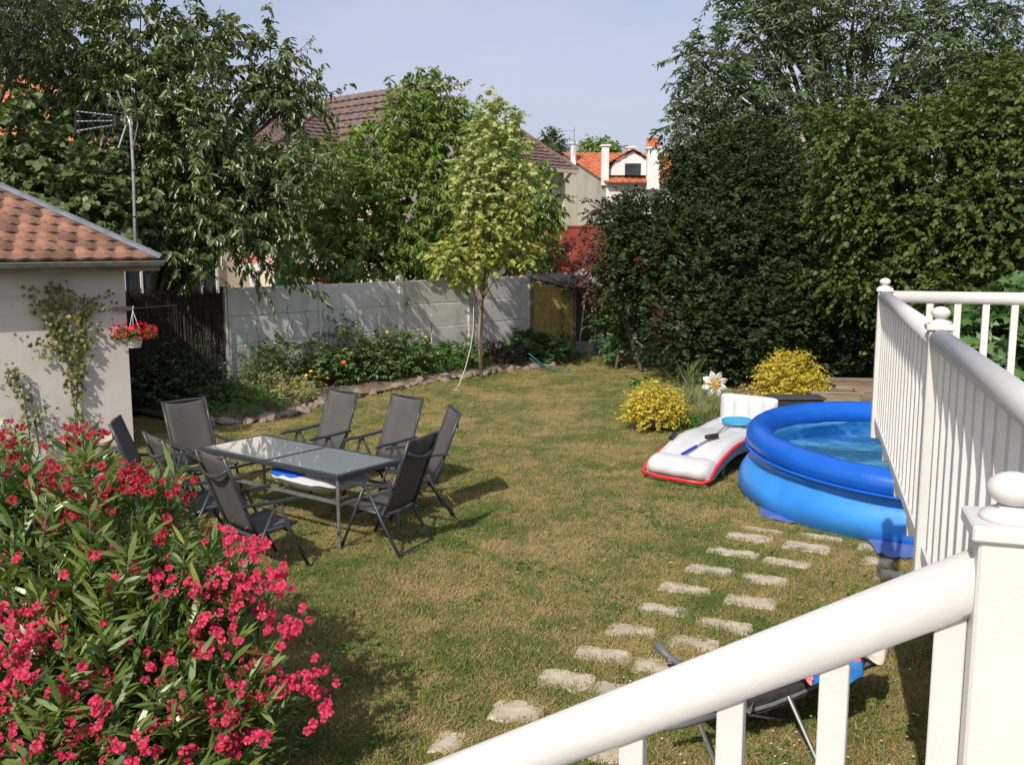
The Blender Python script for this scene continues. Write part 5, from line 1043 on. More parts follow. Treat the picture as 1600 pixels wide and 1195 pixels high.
# pinwheel
pw = at(1116, 599, 15.4); e = empty('pinwheel', (pw.x, pw.y, 0)); tag(e, 'white eight petalled garden pinwheel with yellow heart behind the slide', 'pinwheel')
petal_m = mat('white_petal_plastic', (.74, .74, .72), (.66, .66, .64), scale=8, rough=.4); py_m = mat('golden_plastic', (.62, .40, .10), (.50, .32, .10), scale=6, rough=.5)
for k in range(8):
    an = k*math.pi/4+.2; ca, sa_ = math.cos(an), math.sin(an); pts = []
    def pet(u, v):
        r = .05+.165*u; w_ = .058*math.sin(math.pi*min(1, .12+u*.86))**.8*(2*v-1); tw = .035*(2*v-1)+.03*u
        x = r*ca-(w_+.02*u)*sa_; z = r*sa_+(w_+.02*u)*ca; return (x, -.02-tw*.7-.02*math.sin(3*u), pw.z+z)
    o = MB().grid(pet, 8, 4).build('petal', petal_m, e, smooth=True); sm = o.modifiers.new('thick', 'SOLIDIFY'); sm.thickness = .004
    def ip(u, v):
        r = .02+.085*u; w_ = .026*math.sin(math.pi*min(1, .25+u*.7))*(2*v-1); a2 = an+.39; return (r*math.cos(a2)-w_*math.sin(a2), -.06-.01*v, pw.z+r*math.sin(a2)+w_*math.cos(a2))
    o = MB().grid(ip, 4, 2).build('inner_petal', py_m, e, smooth=True); sm = o.modifiers.new('thick', 'SOLIDIFY'); sm.thickness = .004
hb_ = MB().tube([(0, -.09, pw.z), (0, .02, pw.z)], .022, 10).build('hub', py_m, e); MB().tube([(0, .02, pw.z), (0, .02, 0)], .010, 6).build('stick', mat('green_stick', (.05, .12, .05), rough=.6), e)
# wooden planters and dark box
plank_m = mat('planter_wood', (.21, .155, .105), (.33, .26, .19), scale=10, rough=.9, bump=.5, bscale=35, stretch=(.15, 1, 1)); obj_random(plank_m, .25)
for i, (x0, x1, yt, d, rows, lab) in enumerate([(1306, 1420, 601, 16.2, 3, 'taller weathered wooden planter behind the pool'), (1268, 1345, 614, 15.5, 2, 'low wooden planter in front of the taller one behind the pool')]):
    a = at(x0, yt, d); b = at(x1, yt, d-.15); W_ = (b-a).length; e = empty('wooden_planter', (a.x, a.y, 0), math.atan2(b.y-a.y, b.x-a.x)); tag(e, lab, 'planter'); hh = a.z/rows
    for r_ in range(rows):
        for yy in (0, .9): MB().box((W_/2, yy, hh*(r_+.5)), (W_, .035, hh*.95), bev=.005).build('plank', plank_m, e)
        for xx in (.0, W_): MB().box((xx, .45, hh*(r_+.5)), (.034, .86, hh*.94), bev=.005).build('plank', plank_m, e)
    MB().box((W_/2, .03, a.z+.012), (W_+.1, .1, .022), bev=.004).build('cap_board', plank_m, e); MB().box((W_/2, .45, a.z*.8), (W_-.06, .84, .05)).build('soil', earth_m, e)
p = at(1212, 622, 14.4); e = empty('dark_trough', (p.x+.3, p.y, 0)); tag(e, 'dark grey trough between the slide head rest and the pool', 'trough')
b_ = MB(); b_.box((0, 0, p.z/2), (.75, .35, p.z), bev=.02); b_.build('trough_body', mat('dark_plastic', (.03, .033, .036), rough=.5), e); MB().box((0, 0, p.z+.015), (.8, .4, .03), bev=.008).build('rim', mat('dark_plastic_rim', (.05, .052, .055), rough=.5), e)
e = empty('slab_edge', at(1345, 640, 14.8)); bpy.data.objects.remove(e)

# ================================================================== TABLE AND CHAIRS
frame_m = mat('anthracite_metal', (.030, .034, .038), (.045, .05, .055), scale=20, rough=.38, spec=.5); sling_m = mat('grey_sling_fabric', (.088, .082, .080), (.118, .11, .106), scale=3, rough=.85, bump=.5, bscale=260, spec=.2)
tglass = bpy.data.materials.new('frosted_table_glass'); tglass.use_nodes = True; bb = tglass.node_tree.nodes['Principled BSDF']
bb.inputs['Base Color'].default_value = (.36, .41, .43, 1); bb.inputs['Roughness'].default_value = .06; bb.inputs['Specular IOR Level'].default_value = .85; bb.inputs['Coat Weight'].default_value = 1; bb.inputs['Coat Roughness'].default_value = .02; bb.inputs['Coat IOR'].default_value = 2.0  # frosted tint, paled further so the base colour stands in for reflected sky
TL, TF, TR, TN = gp(315, 697, .72), gp(413, 679, .72), gp(627, 718, .72), gp(520, 745, .72)
TC = (TL+TF+TR+TN)/4; ta = (TR-TF).normalized(); TLen = ((TR-TF).length+(TN-TL).length)/2; tb = Vector((-ta.y, ta.x, 0)); TWd = abs((TF-TL).dot(tb)+(TR-TN).dot(tb))/2
table = empty('garden_table', (TC.x, TC.y, 0), math.atan2(ta.y, ta.x)); tag(table, 'rectangular garden table with two frosted glass panels and dark metal frame', 'table')
hl, hw = TLen/2, TWd/2; fr_ = MB()
for s in (-1, 1): fr_.box((0, s*(hw-.022), .70), (2*hl, .044, .045), bev=.006); fr_.box((s*(hl-.022), 0, .70), (.044, 2*hw-.088, .044), bev=.006)
fr_.box((0, 0, .70), (.04, 2*hw-.088, .042)); fr_.build('frame', frame_m, table)
for s in (-1, 1): MB().box((s*hl/2, 0, .716), (hl-.062, 2*hw-.09, .008), bev=.002).build('glass_panel', tglass, table)
legm = mat('grey_leg_metal', (.20, .205, .21), (.27, .275, .28), scale=12, rough=.4, metal=.5)
for sx in (-1, 1):
    for sy in (-1, 1): MB().tube([(sx*(hl-.03), sy*(hw-.03), .68), (sx*(hl-.03), sy*(hw-.03), 0)], .017, 8).build('leg', legm, table)
    MB().bar((sx*(hl-.03), -hw+.03, .44), (sx*(hl-.03), hw-.03, .44), .03, .022).build('cross_rail', legm, table)
for sy in (-1, 1): MB().bar((-hl+.03, sy*(hw-.03), .46), (hl-.03, sy*(hw-.03), .46), .022, .03).build('long_rail', legm, table)
for k in (-.25, .1, .45): MB().bar((k*hl*2, -hw+.03, .475), (k*hl*2, hw-.03, .475), .02, .012).build('shelf_bar', legm, table)
# inflatable lying on the lower rails
fp = gp(478, 752, .54); fo_ = empty('folded_inflatable', (fp.x+.12, fp.y+.12, .48), math.atan2(ta.y, ta.x)); tag(fo_, 'blue and white inflatable stored on the rails under the glass table', 'inflatable')
def pil(zs, sc):
    def fn(u, v): 
        th = 2*math.pi*u; r = v; ex_ = (1-r**3.2)*.085*zs; rr = .5*sc; x = rr*r*math.copysign(abs(math.cos(th))**.6, math.cos(th)); y = .33*sc*r*math.copysign(abs(math.sin(th))**.6, math.sin(th)); return (x, y, .09+ex_+.008*math.sin(x*25))
    return fn
MB().grid(pil(.95, 1), 48, 10).build('white_top', inf_m, fo_, smooth=True); MB().grid(pil(-1.5, 1.0), 48, 10).build('white_bottom', inf_m, fo_, smooth=True)
o = MB().grid(pil(1.3, .62), 48, 10).build('blue_panel', mat('bright_blue_vinyl', (.01, .10, .55), rough=.35), fo_, smooth=True); o.location = (-.17, -.10, .012)

def make_chair():
    r = empty('reclining_chair')
    for s in (-1, 1):
        x = s*.27
        MB().tube([(s*.245, -.12, .36), (s*.245, -.20, .56), (s*.245, -.30, .82), (s*.245, -.395, 1.08)], [.017]*4, 8).build('back_rail', frame_m, r, smooth=True)
        MB().tube([(s*.245, -.17, .375), (s*.245, .05, .405), (s*.245, .25, .435)], .016, 8).build('seat_rail', frame_m, r, smooth=True)
        am = MB()
        for (y0, z0), (y1, z1) in zip([(-.26, .665), (-.1, .655), (.08, .645), (.22, .648)], [(-.1, .655), (.08, .645), (.22, .648), (.29, .635)]): am.bar((x, y0, z0), (x, y1+.004, z1), .045, .022)
        am.build('armrest', frame_m, r)
        MB().tube([(x, .07, .625), (x, .20, .32), (x, .34, .015)], [.015]*3, 8).build('leg', frame_m, r, smooth=True)
        MB().tube([(x, .04, .625), (x, -.13, .30), (x, -.31, .015)], [.015]*3, 8).build('leg', frame_m, r, smooth=True)
        for y in (.34, -.31): MB().box((x, y, .012), (.036, .045, .024), bev=.004).build('foot', blk_m, r)
    MB().tube([(-.27, -.29, .045), (.27, -.29, .045)], .012, 8).build('foot_bar', frame_m, r); MB().tube([(-.27, .17, .37), (.27, .17, .37)], .012, 8).build('foot_bar', frame_m, r)
    MB().tube([(-.245, -.39, 1.07), (.245, -.39, 1.07)], .012, 8).build('top_bar', frame_m, r); MB().tube([(-.25, -.13, .37), (.25, -.13, .37)], .013, 8).build('hinge_bar', frame_m, r)
    def back(u, v):
        x = (u-.5)*.475; t = v; y = -.135-.255*t; z = .40+.68*t; sag = .022*(1-(2*u-1)**2); return (x, y-sag, z-.0)
    o = MB().grid(back, 8, 10).build('backrest_fabric', sling_m, r, smooth=True); m_ = o.modifiers.new('thick', 'SOLIDIFY'); m_.thickness = .006
    def seat(u, v):
        x = (u-.5)*.475; y = -.15+.41*v; z = .385+.055*v-.018*(1-(2*u-1)**2); return (x, y, z)
    o = MB().grid(seat, 8, 6).build('seat_fabric', sling_m, r, smooth=True); m_ = o.modifiers.new('thick', 'SOLIDIFY'); m_.thickness = .006
    def strap(u, v):
        x = (u-.5)*.475; b = 1-(2*u-1)**2; return (x, -.37-.035*b+.0*v, .985-.07*b-.035*v)
    o = MB().grid(strap, 10, 2).build('back_strap', frame_m, r, smooth=True); m_ = o.modifiers.new('thick', 'SOLIDIFY'); m_.thickness = .006
    return r
ch0 = make_chair()
def wdir(vx, vy): v = Vector((vx, vy, 0)); return v.normalized()
H1 = 1.08
chairs = [ # top centre pixel, facing, label
    ((179, 655), wdir(.97, .20), 'leftmost grey reclining chair, seen edge on against the garage wall'),
    ((238, 681), wdir(.78, .62), 'grey reclining chair on the near long side just above the oleander blooms'),
    ((287, 624), wdir(.72, -.69), 'grey reclining chair at the far left table end, back to the shaded corner'),
    ((327, 709), wdir(.72, .69), 'grey reclining chair with its back to us between table and oleander'),
    ((537, 610), wdir(-.66, -.75), 'left one of the two grey reclining chairs on the far long side'),
    ((637, 618), wdir(-.66, -.75), 'right one of the two grey reclining chairs on the far long side'),
    ((711, 638), wdir(-.96, -.27), 'rightmost grey reclining chair, nearly edge on behind the near right one'),
    ((662, 681), wdir(-.86, .42), 'near right reclining chair at the table end with its dark back to us')]
for i, ((px, py), f, lab) in enumerate(chairs):
    o = ch0 if i == 0 else copy_tree(ch0)
    t = gp(px, py, H1); o.location = (t.x+f.x*.395, t.y+f.y*.395, 0); o.rotation_euler = (0, 0, math.atan2(f.y, f.x)-math.pi/2)
    tag(o, lab, 'chair', 'grey reclining chairs around the glass table')

# ================================================================== DECK AND RAILINGS
pvc = mat('white_painted_rail', (.66, .645, .62), (.60, .585, .56), scale=3, rough=.42, bump=.05, bscale=60, spec=.4); stain(pvc, (.40, .37, .33), s=(9, 9, 9), amt=.13)
S_ = .303; DV = Vector((S_, 1, 0)).normalized(); DX = Vector((DV.y, -DV.x, 0))     # along the rail, and towards the deck
DC = Vector((2.39, 6.27, 0)); DM = Vector((1.575, 3.58, 0)); rz_d = -math.atan2(DV.x, DV.y)
ZR, ZB, ZD = 2.44, 1.64, 1.54
def dline(y): return Vector((DC.x+S_*(y-DC.y), y, 0))
deck = MB(); e0, e1 = dline(-.2), DC; L_d = (e1-e0).length
deck.box((e0+e1)/2+DX*2.06+Vector((0, 0, ZD-.07)), (4.0, L_d, .14), rz=rz_d); deck.build('deck', mat('deck_concrete', (.40, .38, .35), (.5, .48, .45), scale=4, rough=.9), kind='structure')
def post(parent, p, zt, zb, w_=.078):
    o = MB().box((p.x, p.y, (zt+zb)/2), (w_, w_, zt-zb), rz=rz_d, bev=.004).build('post', pvc, parent)
    c = MB(); c.box((p.x, p.y, zt+.009), (w_+.02, w_+.02, .022), rz=rz_d, bev=.003); c.build('post_cap', pvc, o)
    MB().lathe((p.x, p.y, zt+.02), [(.001, 0), (.042, 0), (.040, .006), (.030, .012), (.018, .015), (.020, .018)]+[(.034*math.sin(math.pi*(k+1.6)/11.6), .018+.023-.023*math.cos(math.pi*(k+1.6)/11.6)) for k in range(10)]+[(.001, .0641)], 28).build('ball_finial', pvc, o, smooth=True)
    return o
def railing(root, a, b, zr, zb, pitch, first=.09):
    """round top rail, flat bottom rail and separate balusters from a to b"""
    d = (b-a).normalized(); n = (b-a).length
    MB().tube([a+Vector((0, 0, zr)), b+Vector((0, 0, zr))], .039, 20).build('top_rail', pvc, root, smooth=True)
    MB().bar(a+Vector((0, 0, zb)), b+Vector((0, 0, zb)), .045, .04).build('bottom_rail', pvc, root)
    k = first
    while k < n-.04:
        q = a+d*k; MB().box((q.x, q.y, (zr+zb)/2), (.026, .041, zr-zb-.03) if abs(d.x) < abs(d.y) else (.026, .041, zr-zb-.03), rz=math.atan2(d.y, d.x)-math.pi/2 if False else math.atan2(d.y, d.x)+math.pi/2, bev=.002).build('baluster', pvc, root) if False else \
            MB().box((q.x, q.y, (zr+zb)/2), (.041, .028, zr-zb-.03), rz=math.atan2(d.y, d.x), bev=.002).build('baluster', pvc, root)
        k += pitch
dr = empty('deck_railing', (0, 0, 0)); tag(dr, 'white deck railing with ball topped posts running from the foreground towards the pool', 'railing')
post(dr, DC, ZR+.035, ZB-.12); post(dr, DM, ZR+.035, ZB-.12); pe = dline(.75); post(dr, pe, ZR+.035, ZB-.12)
railing(dr, DC-DV*.04, DM+DV*.04, ZR, ZB, .163); railing(dr, DM-DV*.04, pe+DV*.04, ZR, ZB, .163)
FE = DC+DX*3.9; railing(dr, DC+DX*.04, FE, ZR, ZB, .163, .07); post(dr, FE, ZR+.035, ZB-.12)
for y in (5.55, 4.75, 4.1, 2.6, 1.8): q = dline(y); MB().box(q+Vector((.004, 0, ZB-.065)), (.04, .06, .09), rz=rz_d, bev=.004).build('bracket', pvc, dr)
for sup_i, q in enumerate((DC+DX*1.1-DV*.3, DC+DX*3.6-DV*.3, DM+DX*1.6, DM+DX*3.6)):
    o = MB().box((0, 0, (ZD-.15)/2), (.16, .16, ZD-.15), rz=rz_d, bev=.01).build('deck_support', mat('support_paint', (.55, .54, .52), rough=.8)); o.location = (q.x, q.y, 0)
    tag(o, 'square support post under the raised deck, '+['at its far left corner', 'at its far right corner', 'at its near middle', 'at its near right side'][sup_i], 'post', 'support posts under the deck')
# stair railing in the foreground
A1 = at(1520, 909, 1.295); A2 = at(650, 1240, 1.67); dv = (A2-A1); dv.normalize()
sr = empty('stair_railing', (A1.x, A1.y, 0)); tag(sr, 'thick white sloping stair handrail with balusters and ball topped post in the foreground', 'railing'); so_ = Vector((A1.x, A1.y, 0))
A0_ = at(1579, 832, 1.275); NP = Vector((A0_.x, A0_.y, 0)); start = A1-dv*.035
MB().tube([start-so_, A1+dv*1.9-so_], .0425, 32).build('handrail', pvc, sr, smooth=True)
MB().bar(start-so_+Vector((0, 0, -.78)), A1+dv*1.9-so_+Vector((0, 0, -.78)), .045, .05).build('bottom_rail', pvc, sr)
hd = Vector((dv.x, dv.y, 0)).normalized()
for px, py in ((1482, 970), (1305, 1042), (1141, 1105), (990, 1160), (848, 1215), (715, 1268)):
    # parameter along the rail whose projection has this px
    best = min((k/400*1.9 for k in range(400)), key=lambda t: abs(((A1+dv*t).x/((A1+dv*t).y*math.cos(PITCH)-((A1+dv*t).z-EYE-.07)*math.sin(PITCH)))*FPX+800-px))
    q = A1+dv*best-so_; bl = MB(); bl.box((q.x, q.y, q.z-.41), (.041, .026, .76), rz=math.atan2(hd.y, hd.x), bev=.0015); o = bl.build('baluster', pvc, sr)
p_ = post(sr, NP-so_, A0_.z, 1.05, .09)
landing = MB().box((-.1, -.35, 1.29), (1.7, 1.9, .14)).build('landing', mat('landing_stone', (.4, .38, .35), (.5, .48, .45), scale=4, rough=.9), kind='structure')
for k in range(6):
    s_ = hd*(.30*k+.25); tr_ = MB().box((0, 0, 0), (.30, 1.0, .06), rz=math.atan2(hd.y, hd.x)).build('stair_tread', landing.data.materials[0], landing)
    tr_.location = Vector((NP.x, NP.y, 1.2-.19*k))+s_+Vector((-hd.y, hd.x, 0))*(.54 if hd.x*0-(-hd.y)*0 and False else 0)-Vector((0, .52, 0))+Vector((0, 0, 0))

# ================================================================== LOUNGE CHAIR AND TOWELS UNDER THE STAIR RAIL
chrome = mat('worn_chrome', (.55, .54, .52), rough=.3, metal=.9); dkf = mat('dark_mesh_fabric', (.022, .022, .023), (.035, .034, .034), scale=20, rough=.85, bump=.4, bscale=200); gtub = mat('dark_grey_tube', (.11, .115, .12), (.15, .155, .16), scale=9, rough=.5)
lc0 = gp(1200, 1150); lc = empty('lounge_chair', lc0); tag(lc, 'dark folding lounge chair with metal tube legs half hidden under the stair handrail', 'lounge chair')
KL = .925
def lr(x, y, d): return at(x, y-8, d*KL)-lc0
def lw(x, y, d): return at(x, y-12, d*KL)
# dark sling: profile swept across the width
pa = [lw(1105, 1122, 5.35), lw(1140, 1128, 5.4), lw(1190, 1124, 5.45), lw(1250, 1100, 5.5), lw(1310, 1070, 5.6), lw(1374, 1048, 5.7)]
acr = Vector((-.12, .60, 0))
def slg(u, v):
    k = u*(len(pa)-1); i = min(int(k), len(pa)-2); p = pa[i].lerp(pa[i+1], k-i)+acr*v; p.z -= .045*math.sin(math.pi*v); return p-lc0
o = MB().grid(slg, 24, 6).build('sling', dkf, lc, smooth=True); m_ = o.modifiers.new('thick', 'SOLIDIFY'); m_.thickness = .008
sp = MB(); 
def flap(u, v):
    p = Vector(slg(u, 0)); p.z += .10*v*math.sin(math.pi*min(1, u+.1)); p += Vector((.02, -.0, 0))*v; return p
o = MB().grid(flap, 24, 3).build('sling_edge', dkf, lc, smooth=True); m_ = o.modifiers.new('thick', 'SOLIDIFY'); m_.thickness = .006
for s in (0, 1): MB().tube([Vector(slg(u, s))+Vector((0, 0, .02)) for u in np.linspace(0, 1, 12)], .014, 8).build('side_tube', gtub, lc, smooth=True)
MB().tube([lr(1037, 1145, 5.25), lr(1070, 1138, 5.3), lr(1140, 1118, 5.4)], [.02, .022, .02], 8).build('arm_tube', gtub, lc, smooth=True)
MB().tube([lr(1026, 1014, 6.1), lr(1040, 1030, 6.05), lr(1085, 1062, 5.95)], [.03, .026, .02], 8).build('foot_rest_tube', gtub, lc, smooth=True)
g1 = gp(1122, 1205); g2 = gp(1285, 1205); MB().tube([lr(1086, 1120, 5.35), g1-lc0], .013, 8).build('leg', chrome, lc); MB().tube([lr(1232, 1095, 5.45), g2-lc0], .013, 8).build('leg', chrome, lc)
g3 = g1+Vector((-.05, .55, 0)); g4 = g2+Vector((-.05, .55, 0)); MB().tube([lr(1240, 1095, 5.9), g3-lc0], .013, 8).build('leg', chrome, lc); MB().tube([lr(1100, 1110, 5.85), g4-lc0], .013, 8).build('leg', chrome, lc)
# towels
def cloth(name, pts4, m, label, fold=.02, hang=0):
    a, b, c, d = pts4
    org = Vector((a.x, a.y, a.z))
    def fn(u, v):
        p = a.lerp(b, u).lerp(d.lerp(c, u), v); p = p+Vector((0, -fold*math.sin(u*9+v*2), fold*.6*math.sin(u*7+1))); return p-org
    o = MB().grid(fn, 20, 10).build(name, m, smooth=True); o.location = org; s_ = o.modifiers.new('thick', 'SOLIDIFY'); s_.thickness = .006; tag(o, label, 'towel'); return o
tw = mat('blue_patterned_towel', (.02, .13, .42), (.03, .22, .55), scale=12, rough=.95)
n_ = tw.node_tree; bs = n_.nodes['Principled BSDF']; src = bs.inputs['Base Color'].links[0].from_socket
vz = n_.nodes.new('ShaderNodeTexVoronoi'); vz.inputs['Scale'].default_value = 22; t_ = n_.nodes.new('ShaderNodeTexCoord'); n_.links.new(t_.outputs['Object'], vz.inputs['Vector'])
nz2 = n_.nodes.new('ShaderNodeTexNoise'); nz2.inputs['Scale'].default_value = 9; n_.links.new(t_.outputs['Object'], nz2.inputs['Vector']); r1 = n_.nodes.new('ShaderNodeValToRGB'); r1.color_ramp.interpolation = 'CONSTANT'; r1.color_ramp.elements[0].position = 0; r1.color_ramp.elements[1].position = .62; r1.color_ramp.elements[1].color = (1, 1, 1, 1); n_.links.new(nz2.outputs[0], r1.inputs[0])
r2 = n_.nodes.new('ShaderNodeValToRGB'); r2.color_ramp.interpolation = 'CONSTANT'; r2.color_ramp.elements[0].color = (.75, .55, .06, 1); r2.color_ramp.elements[1].position = .5; r2.color_ramp.elements[1].color = (.55, .12, .3, 1); k_ = r2.color_ramp.elements.new(.7); k_.color = (.12, .35, .12, 1); n_.links.new(vz.outputs['Color'], r2.inputs[0])
mi = n_.nodes.new('ShaderNodeMixRGB'); n_.links.new(r1.outputs[0], mi.inputs[0]); n_.links.new(src, mi.inputs[1]); n_.links.new(r2.outputs[0], mi.inputs[2]); n_.links.new(mi.outputs[0], bs.inputs['Base Color'])
cloth('towel', [at(1252, 1000, 5.45), at(1350, 985, 5.4), at(1350, 1063, 5.02), at(1266, 1072, 4.94)], tw, 'blue towel with yellow and pink print hanging over the lounge chair')
cloth('towel', [at(1225, 1010, 5.42), at(1262, 1003, 5.42), at(1272, 1068, 4.92), at(1256, 1062, 4.92)], mat('pink_towel', (.75, .25, .27), (.65, .2, .22), scale=15, rough=.95), 'small pink cloth hanging left of the blue towel')
cloth('towel', [at(1330, 985, 5.4), at(1385, 975, 5.4), at(1391, 1032, 5.25), at(1342, 1028, 5.1)], mat('cream_cloth', (.62, .56, .47), (.55, .50, .42), scale=10, rough=.95), 'cream cloth draped on the right end of the lounge chair', fold=.035)
cloth('towel', [at(1150, 1095, 5.2), at(1182, 1088, 5.2), at(1178, 1108, 4.92), at(1158, 1112, 4.92)], mat('plum_cloth', (.12, .07, .07), (.2, .16, .15), scale=25, rough=.95), 'small plum and grey cloth tucked at the foot of the lounge chair')

# ================================================================== OLEANDER
ole_l = leafmat('oleander_leaf', [(.03, .055, .014), (.048, .088, .018), (.075, .12, .024), (.11, .155, .035), (.22, .23, .055)], trans=.3, gloss=.14, rough=.4)
OB = Vector((-2.25, 4.7, 0)); ole = empty('oleander', OB); tag(ole, 'large flowering oleander with crimson pink blooms in the left foreground', 'bush')
poly_ = [(-160, 700), (-60, 690), (0, 668), (28, 668), (50, 700), (75, 715), (108, 690), (125, 665), (155, 690), (165, 720), (215, 735), (262, 712), (285, 760), (300, 830), (345, 838), (385, 862), (400, 905), (420, 945), (415, 990), (435, 1010), (430, 1050), (450, 1085), (455, 1120), (430, 1170), (400, 1260), (-160, 1260)]
def sample_tip(n):
    out = []
    while len(out) < n:
        x, y = random.uniform(-160, 520), random.uniform(660, 1260)
        if inpoly(np.array([[x, y]]), poly_)[0]:
            if 195 < x < 335 and 765 < y < 835 and random.random() < .75: continue
            out.append((x, y))
    return out
def odepth(x, y): return 5.25-1.35*(y-660)/560+.15*abs(x-150)/300
tips = [at(x, y, odepth(x, y)+random.uniform(-.12, .25)) for x, y in sample_tip(640)]+[at(x, y, odepth(x, y)+random.uniform(.3, 1.0)) for x, y in sample_tip(420)]
T_ = np.array([tuple(t-OB) for t in tips]); base_ = np.array([random.choice([(0, 0, .1), (.25, -.2, .1), (-.3, .1, .1), (.3, .2, .1), (-.1, -.3, .1)]) for _ in tips])
Dn = nrm(T_-base_)*.8+np.array([0, 0, .65])+rng.normal(0, .22, T_.shape); Dn = nrm(Dn); Lo = rng.uniform(.20, .34, len(T_))
a_ = sprigs(T_-Dn*Lo[:, None], Dn, Lo, 22, .14, (T_LANCE[0]*[1, 1.15, 1], T_LANCE[1]), spread=.85, fwd=.75, hang=-.12, droop=0, jit=.38, flat=.5)
np_obj('leaves', a_, ole_l, ole, kind='stuff')
sm_ = MB()
for i in range(0, len(T_), 3):
    b0, t0, d0 = Vector(base_[i]), Vector(T_[i]), Vector(Dn[i]); m1 = b0.lerp(t0, .5)+Vector((0, 0, -.05)); sm_.tube([b0, m1, t0-d0*Lo[i], t0], [.011, .008, .005, .003], 5)
sm_.build('stems', mat('oleander_stem', (.07, .07, .04), (.13, .12, .07), scale=12, rough=.8), ole, smooth=True, kind='stuff')
# individual leaves that show large, at the tips nearest to the viewer
def single(tmpl, s, m, nm, sub=1):
    v, f = tmpl; me = bpy.data.meshes.new(nm); me.from_pydata([tuple(q*s) for q in v], [], [tuple(int(k) for k in q) for q in f]); me.update(); me.materials.append(m)
    q = me.attributes.new('rnd', 'FLOAT', 'FACE'); r_ = random.random(); q.data.foreach_set('value', [r_]*len(f)); return me
lms = [single(T_LANCE, s, ole_l, 'leaf') for s in (.11, .125, .14, .15, .13, .12)]
near = sorted(range(640), key=lambda i: T_[i][1])[:240]
cnt = 0
for i in near:
    if cnt >= 240: break
    o = bpy.data.objects.new('leaf', random.choice(lms)); col.objects.link(o); o.parent = ole; cnt += 1
    ax = (Vector(Dn[i])*.6+Vector((random.uniform(-1, 1), random.uniform(-1.2, .2), random.uniform(-.3, .5)))).normalized(); z = (Vector((0, -.4, 1))-ax*Vector((0, -.4, 1)).dot(ax)).normalized(); y = z.cross(ax)
    o.matrix_local = Matrix.Translation(Vector(T_[i])-Vector(Dn[i])*.05) @ Matrix((ax, y, z)).transposed().to_4x4()
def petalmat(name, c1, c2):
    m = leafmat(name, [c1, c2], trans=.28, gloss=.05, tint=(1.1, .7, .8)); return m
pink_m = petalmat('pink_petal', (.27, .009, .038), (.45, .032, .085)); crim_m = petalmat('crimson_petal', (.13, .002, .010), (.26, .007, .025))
def flower_mesh(seed, m, r=.0235):
    r_ = random.Random(seed); v = []; f = []; q = []
    for k in range(5):
        a = 2*math.pi*k/5+r_.uniform(-.15, .15); up = r_.uniform(.0, .35); ca, sa2 = math.cos(a), math.sin(a)
        def P(rad, w_, z): return (rad*ca-w_*sa2, rad*sa2+w_*ca, z)
        b = len(v); v += [P(0, 0, -.006), P(r*.5, -r*.30, .002+up*.004), P(r*.5, r*.30, .004+up*.006), P(r*.9, -r*.50, .004+up*r*.4), P(r*.95, r*.46, .003+up*r*.7), P(r*1.15, -r*.02, up*r*.6)]
        f += [(b, b+1, b+2), (b+1, b+3, b+2), (b+2, b+3, b+4), (b+3, b+5, b+4)]; q += [r_.random()]*4
    me = bpy.data.meshes.new('flower'); me.from_pydata(v, [], f); me.update(); me.materials.append(m); at_ = me.attributes.new('rnd', 'FLOAT', 'FACE'); at_.data.foreach_set('value', q); return me
fpk = [flower_mesh(i, pink_m) for i in range(5)]; fcr = [flower_mesh(i+9, crim_m) for i in range(5)]
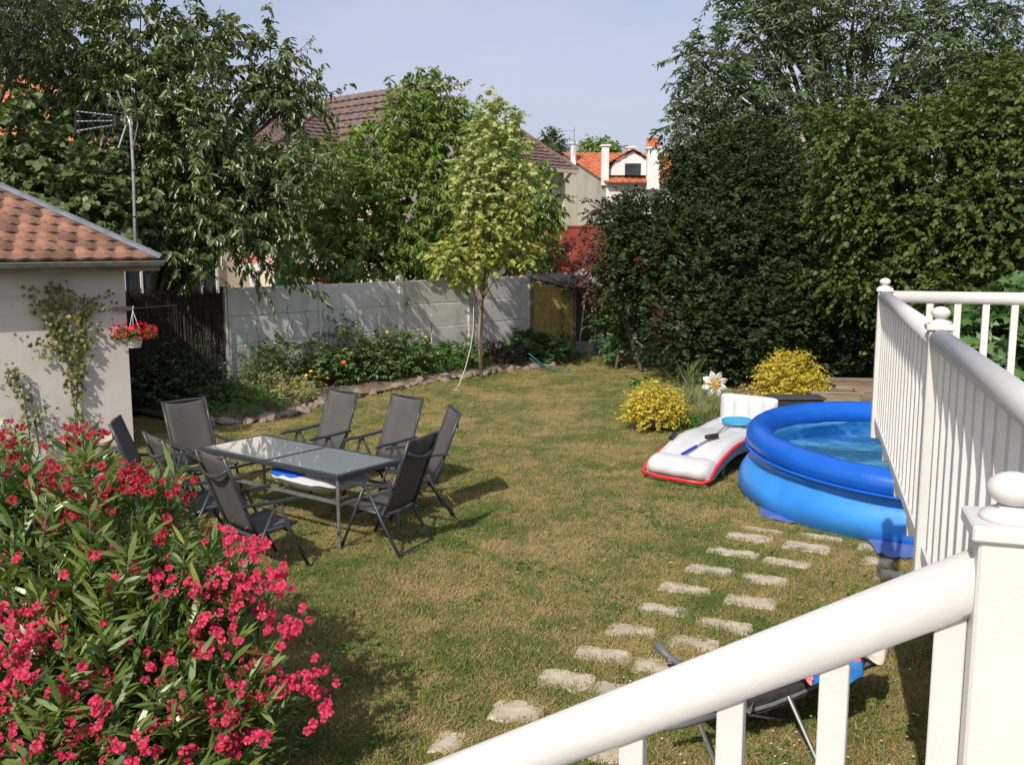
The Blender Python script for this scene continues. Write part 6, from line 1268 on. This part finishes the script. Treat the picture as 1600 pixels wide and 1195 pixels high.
# bloom clusters: survey positions (enlarged view coordinates), number of flowers, deep crimson or pink
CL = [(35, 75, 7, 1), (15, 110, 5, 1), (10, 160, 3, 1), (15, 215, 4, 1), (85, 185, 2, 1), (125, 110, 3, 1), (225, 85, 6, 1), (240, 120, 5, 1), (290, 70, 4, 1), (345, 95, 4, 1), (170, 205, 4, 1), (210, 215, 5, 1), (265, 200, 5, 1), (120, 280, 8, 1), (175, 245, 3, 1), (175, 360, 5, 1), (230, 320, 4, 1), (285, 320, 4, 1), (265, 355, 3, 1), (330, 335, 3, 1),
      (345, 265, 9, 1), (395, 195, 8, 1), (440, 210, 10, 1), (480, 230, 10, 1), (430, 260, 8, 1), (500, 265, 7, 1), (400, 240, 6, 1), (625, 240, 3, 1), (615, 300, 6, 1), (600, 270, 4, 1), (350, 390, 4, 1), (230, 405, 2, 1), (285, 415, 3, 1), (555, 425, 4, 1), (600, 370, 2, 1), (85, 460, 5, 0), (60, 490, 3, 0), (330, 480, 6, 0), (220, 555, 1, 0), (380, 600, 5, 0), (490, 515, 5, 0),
      (735, 415, 6, 0), (770, 450, 5, 0), (820, 440, 8, 0), (860, 465, 10, 0), (880, 480, 6, 0), (540, 550, 4, 0), (525, 580, 4, 0), (580, 585, 5, 0), (525, 632, 3, 0), (660, 600, 6, 0), (700, 540, 7, 0), (740, 550, 7, 0), (715, 590, 9, 0), (780, 575, 7, 0), (765, 635, 8, 0), (815, 625, 7, 0), (820, 580, 6, 0), (650, 620, 4, 0),
      (900, 540, 7, 0), (935, 560, 8, 0), (960, 600, 6, 0), (910, 640, 6, 0), (980, 570, 3, 0), (940, 690, 5, 0), (960, 740, 8, 0), (980, 770, 6, 0), (1040, 690, 5, 0), (1020, 735, 4, 0), (700, 710, 4, 0), (750, 690, 6, 0), (745, 720, 5, 0), (670, 750, 7, 0), (700, 780, 5, 0), (690, 845, 2, 0), (780, 795, 7, 0), (810, 850, 6, 0), (820, 890, 8, 0), (880, 850, 5, 0), (930, 885, 9, 0), (900, 850, 5, 0),
      (470, 685, 3, 0), (465, 800, 5, 0), (425, 695, 4, 0), (360, 690, 3, 0), (140, 665, 7, 0), (120, 700, 4, 0), (30, 700, 8, 0), (20, 680, 5, 0), (70, 690, 4, 0), (25, 770, 7, 0), (100, 770, 10, 0), (170, 750, 10, 0), (200, 740, 5, 0), (120, 800, 6, 0), (60, 820, 7, 0), (45, 870, 9, 0), (95, 900, 10, 0), (20, 930, 8, 0), (65, 940, 6, 0), (25, 985, 9, 0), (80, 1020, 6, 0),
      (365, 870, 7, 0), (215, 945, 9, 0), (265, 940, 9, 0), (300, 930, 7, 0), (260, 905, 6, 0), (340, 990, 8, 0), (330, 1040, 9, 0), (400, 910, 4, 0), (330, 1080, 8, 0), (270, 1060, 8, 0), (245, 1100, 8, 0), (190, 1110, 7, 0), (160, 1080, 4, 0), (45, 1080, 8, 0), (120, 1150, 9, 0), (95, 1165, 6, 0), (200, 1180, 5, 0), (395, 1165, 9, 0), (455, 1160, 6, 0), (510, 1070, 7, 0), (490, 1110, 5, 0), (545, 875, 4, 0), (580, 945, 5, 0), (600, 1025, 6, 0), (625, 985, 3, 0),
      (720, 1000, 8, 0), (720, 1040, 9, 0), (755, 1000, 6, 0), (820, 970, 8, 0), (810, 1020, 9, 0), (850, 1000, 7, 0), (780, 1085, 6, 0), (840, 1095, 8, 0), (880, 1090, 7, 0), (750, 1140, 8, 0), (790, 1130, 8, 0), (1010, 900, 7, 0), (975, 935, 8, 0), (1030, 915, 6, 0), (920, 945, 6, 0), (1090, 945, 7, 0), (1110, 990, 7, 0), (1085, 1045, 5, 0), (1090, 920, 4, 0), (510, 860, 3, 0), (600, 860, 3, 0), (640, 1160, 6, 0), (-60, 760, 9, 0), (-80, 980, 9, 0)]
fl = []
for zx, zy, n, deep in CL:
    px, py = (zx-max(0, zx-800)*.10)/2.153, 640+zy/2.153; c = at(px, py, odepth(px, py)-.06+random.uniform(-.07, .14))
    for k in range(int(n*.85)+1):
        p = c+Vector((random.gauss(0, .036), random.gauss(0, .045), random.gauss(0, .032))); fl.append((p-OB, deep))
random.shuffle(fl); order = sorted(range(len(fl)), key=lambda i: fl[i][0].y)
rest = MB(); rc_ = {0: MB(), 1: MB()}
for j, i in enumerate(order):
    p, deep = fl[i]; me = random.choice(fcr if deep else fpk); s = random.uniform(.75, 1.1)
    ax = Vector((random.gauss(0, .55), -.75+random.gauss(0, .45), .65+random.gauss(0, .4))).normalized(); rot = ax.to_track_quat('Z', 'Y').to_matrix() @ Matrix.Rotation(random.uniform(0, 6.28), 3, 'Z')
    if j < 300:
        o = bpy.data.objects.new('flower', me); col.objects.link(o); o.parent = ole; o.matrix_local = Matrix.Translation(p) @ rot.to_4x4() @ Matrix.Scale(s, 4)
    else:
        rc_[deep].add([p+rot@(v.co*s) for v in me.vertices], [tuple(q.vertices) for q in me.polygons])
bud = MB()
for p, deep in random.sample(fl, 260):
    q = p+Vector((random.gauss(0, .03), random.gauss(0, .03), random.uniform(.015, .05))); d = Vector((random.gauss(0, .4), random.gauss(0, .4), 1)).normalized()*random.uniform(.015, .028); bud.tube([q, q+d*.55, q+d], [.002, .0045, .001], 5)
bud.build('buds', mat('crimson_bud', (.28, .01, .035), (.45, .05, .09), scale=30, rough=.6), ole, smooth=True, kind='stuff')
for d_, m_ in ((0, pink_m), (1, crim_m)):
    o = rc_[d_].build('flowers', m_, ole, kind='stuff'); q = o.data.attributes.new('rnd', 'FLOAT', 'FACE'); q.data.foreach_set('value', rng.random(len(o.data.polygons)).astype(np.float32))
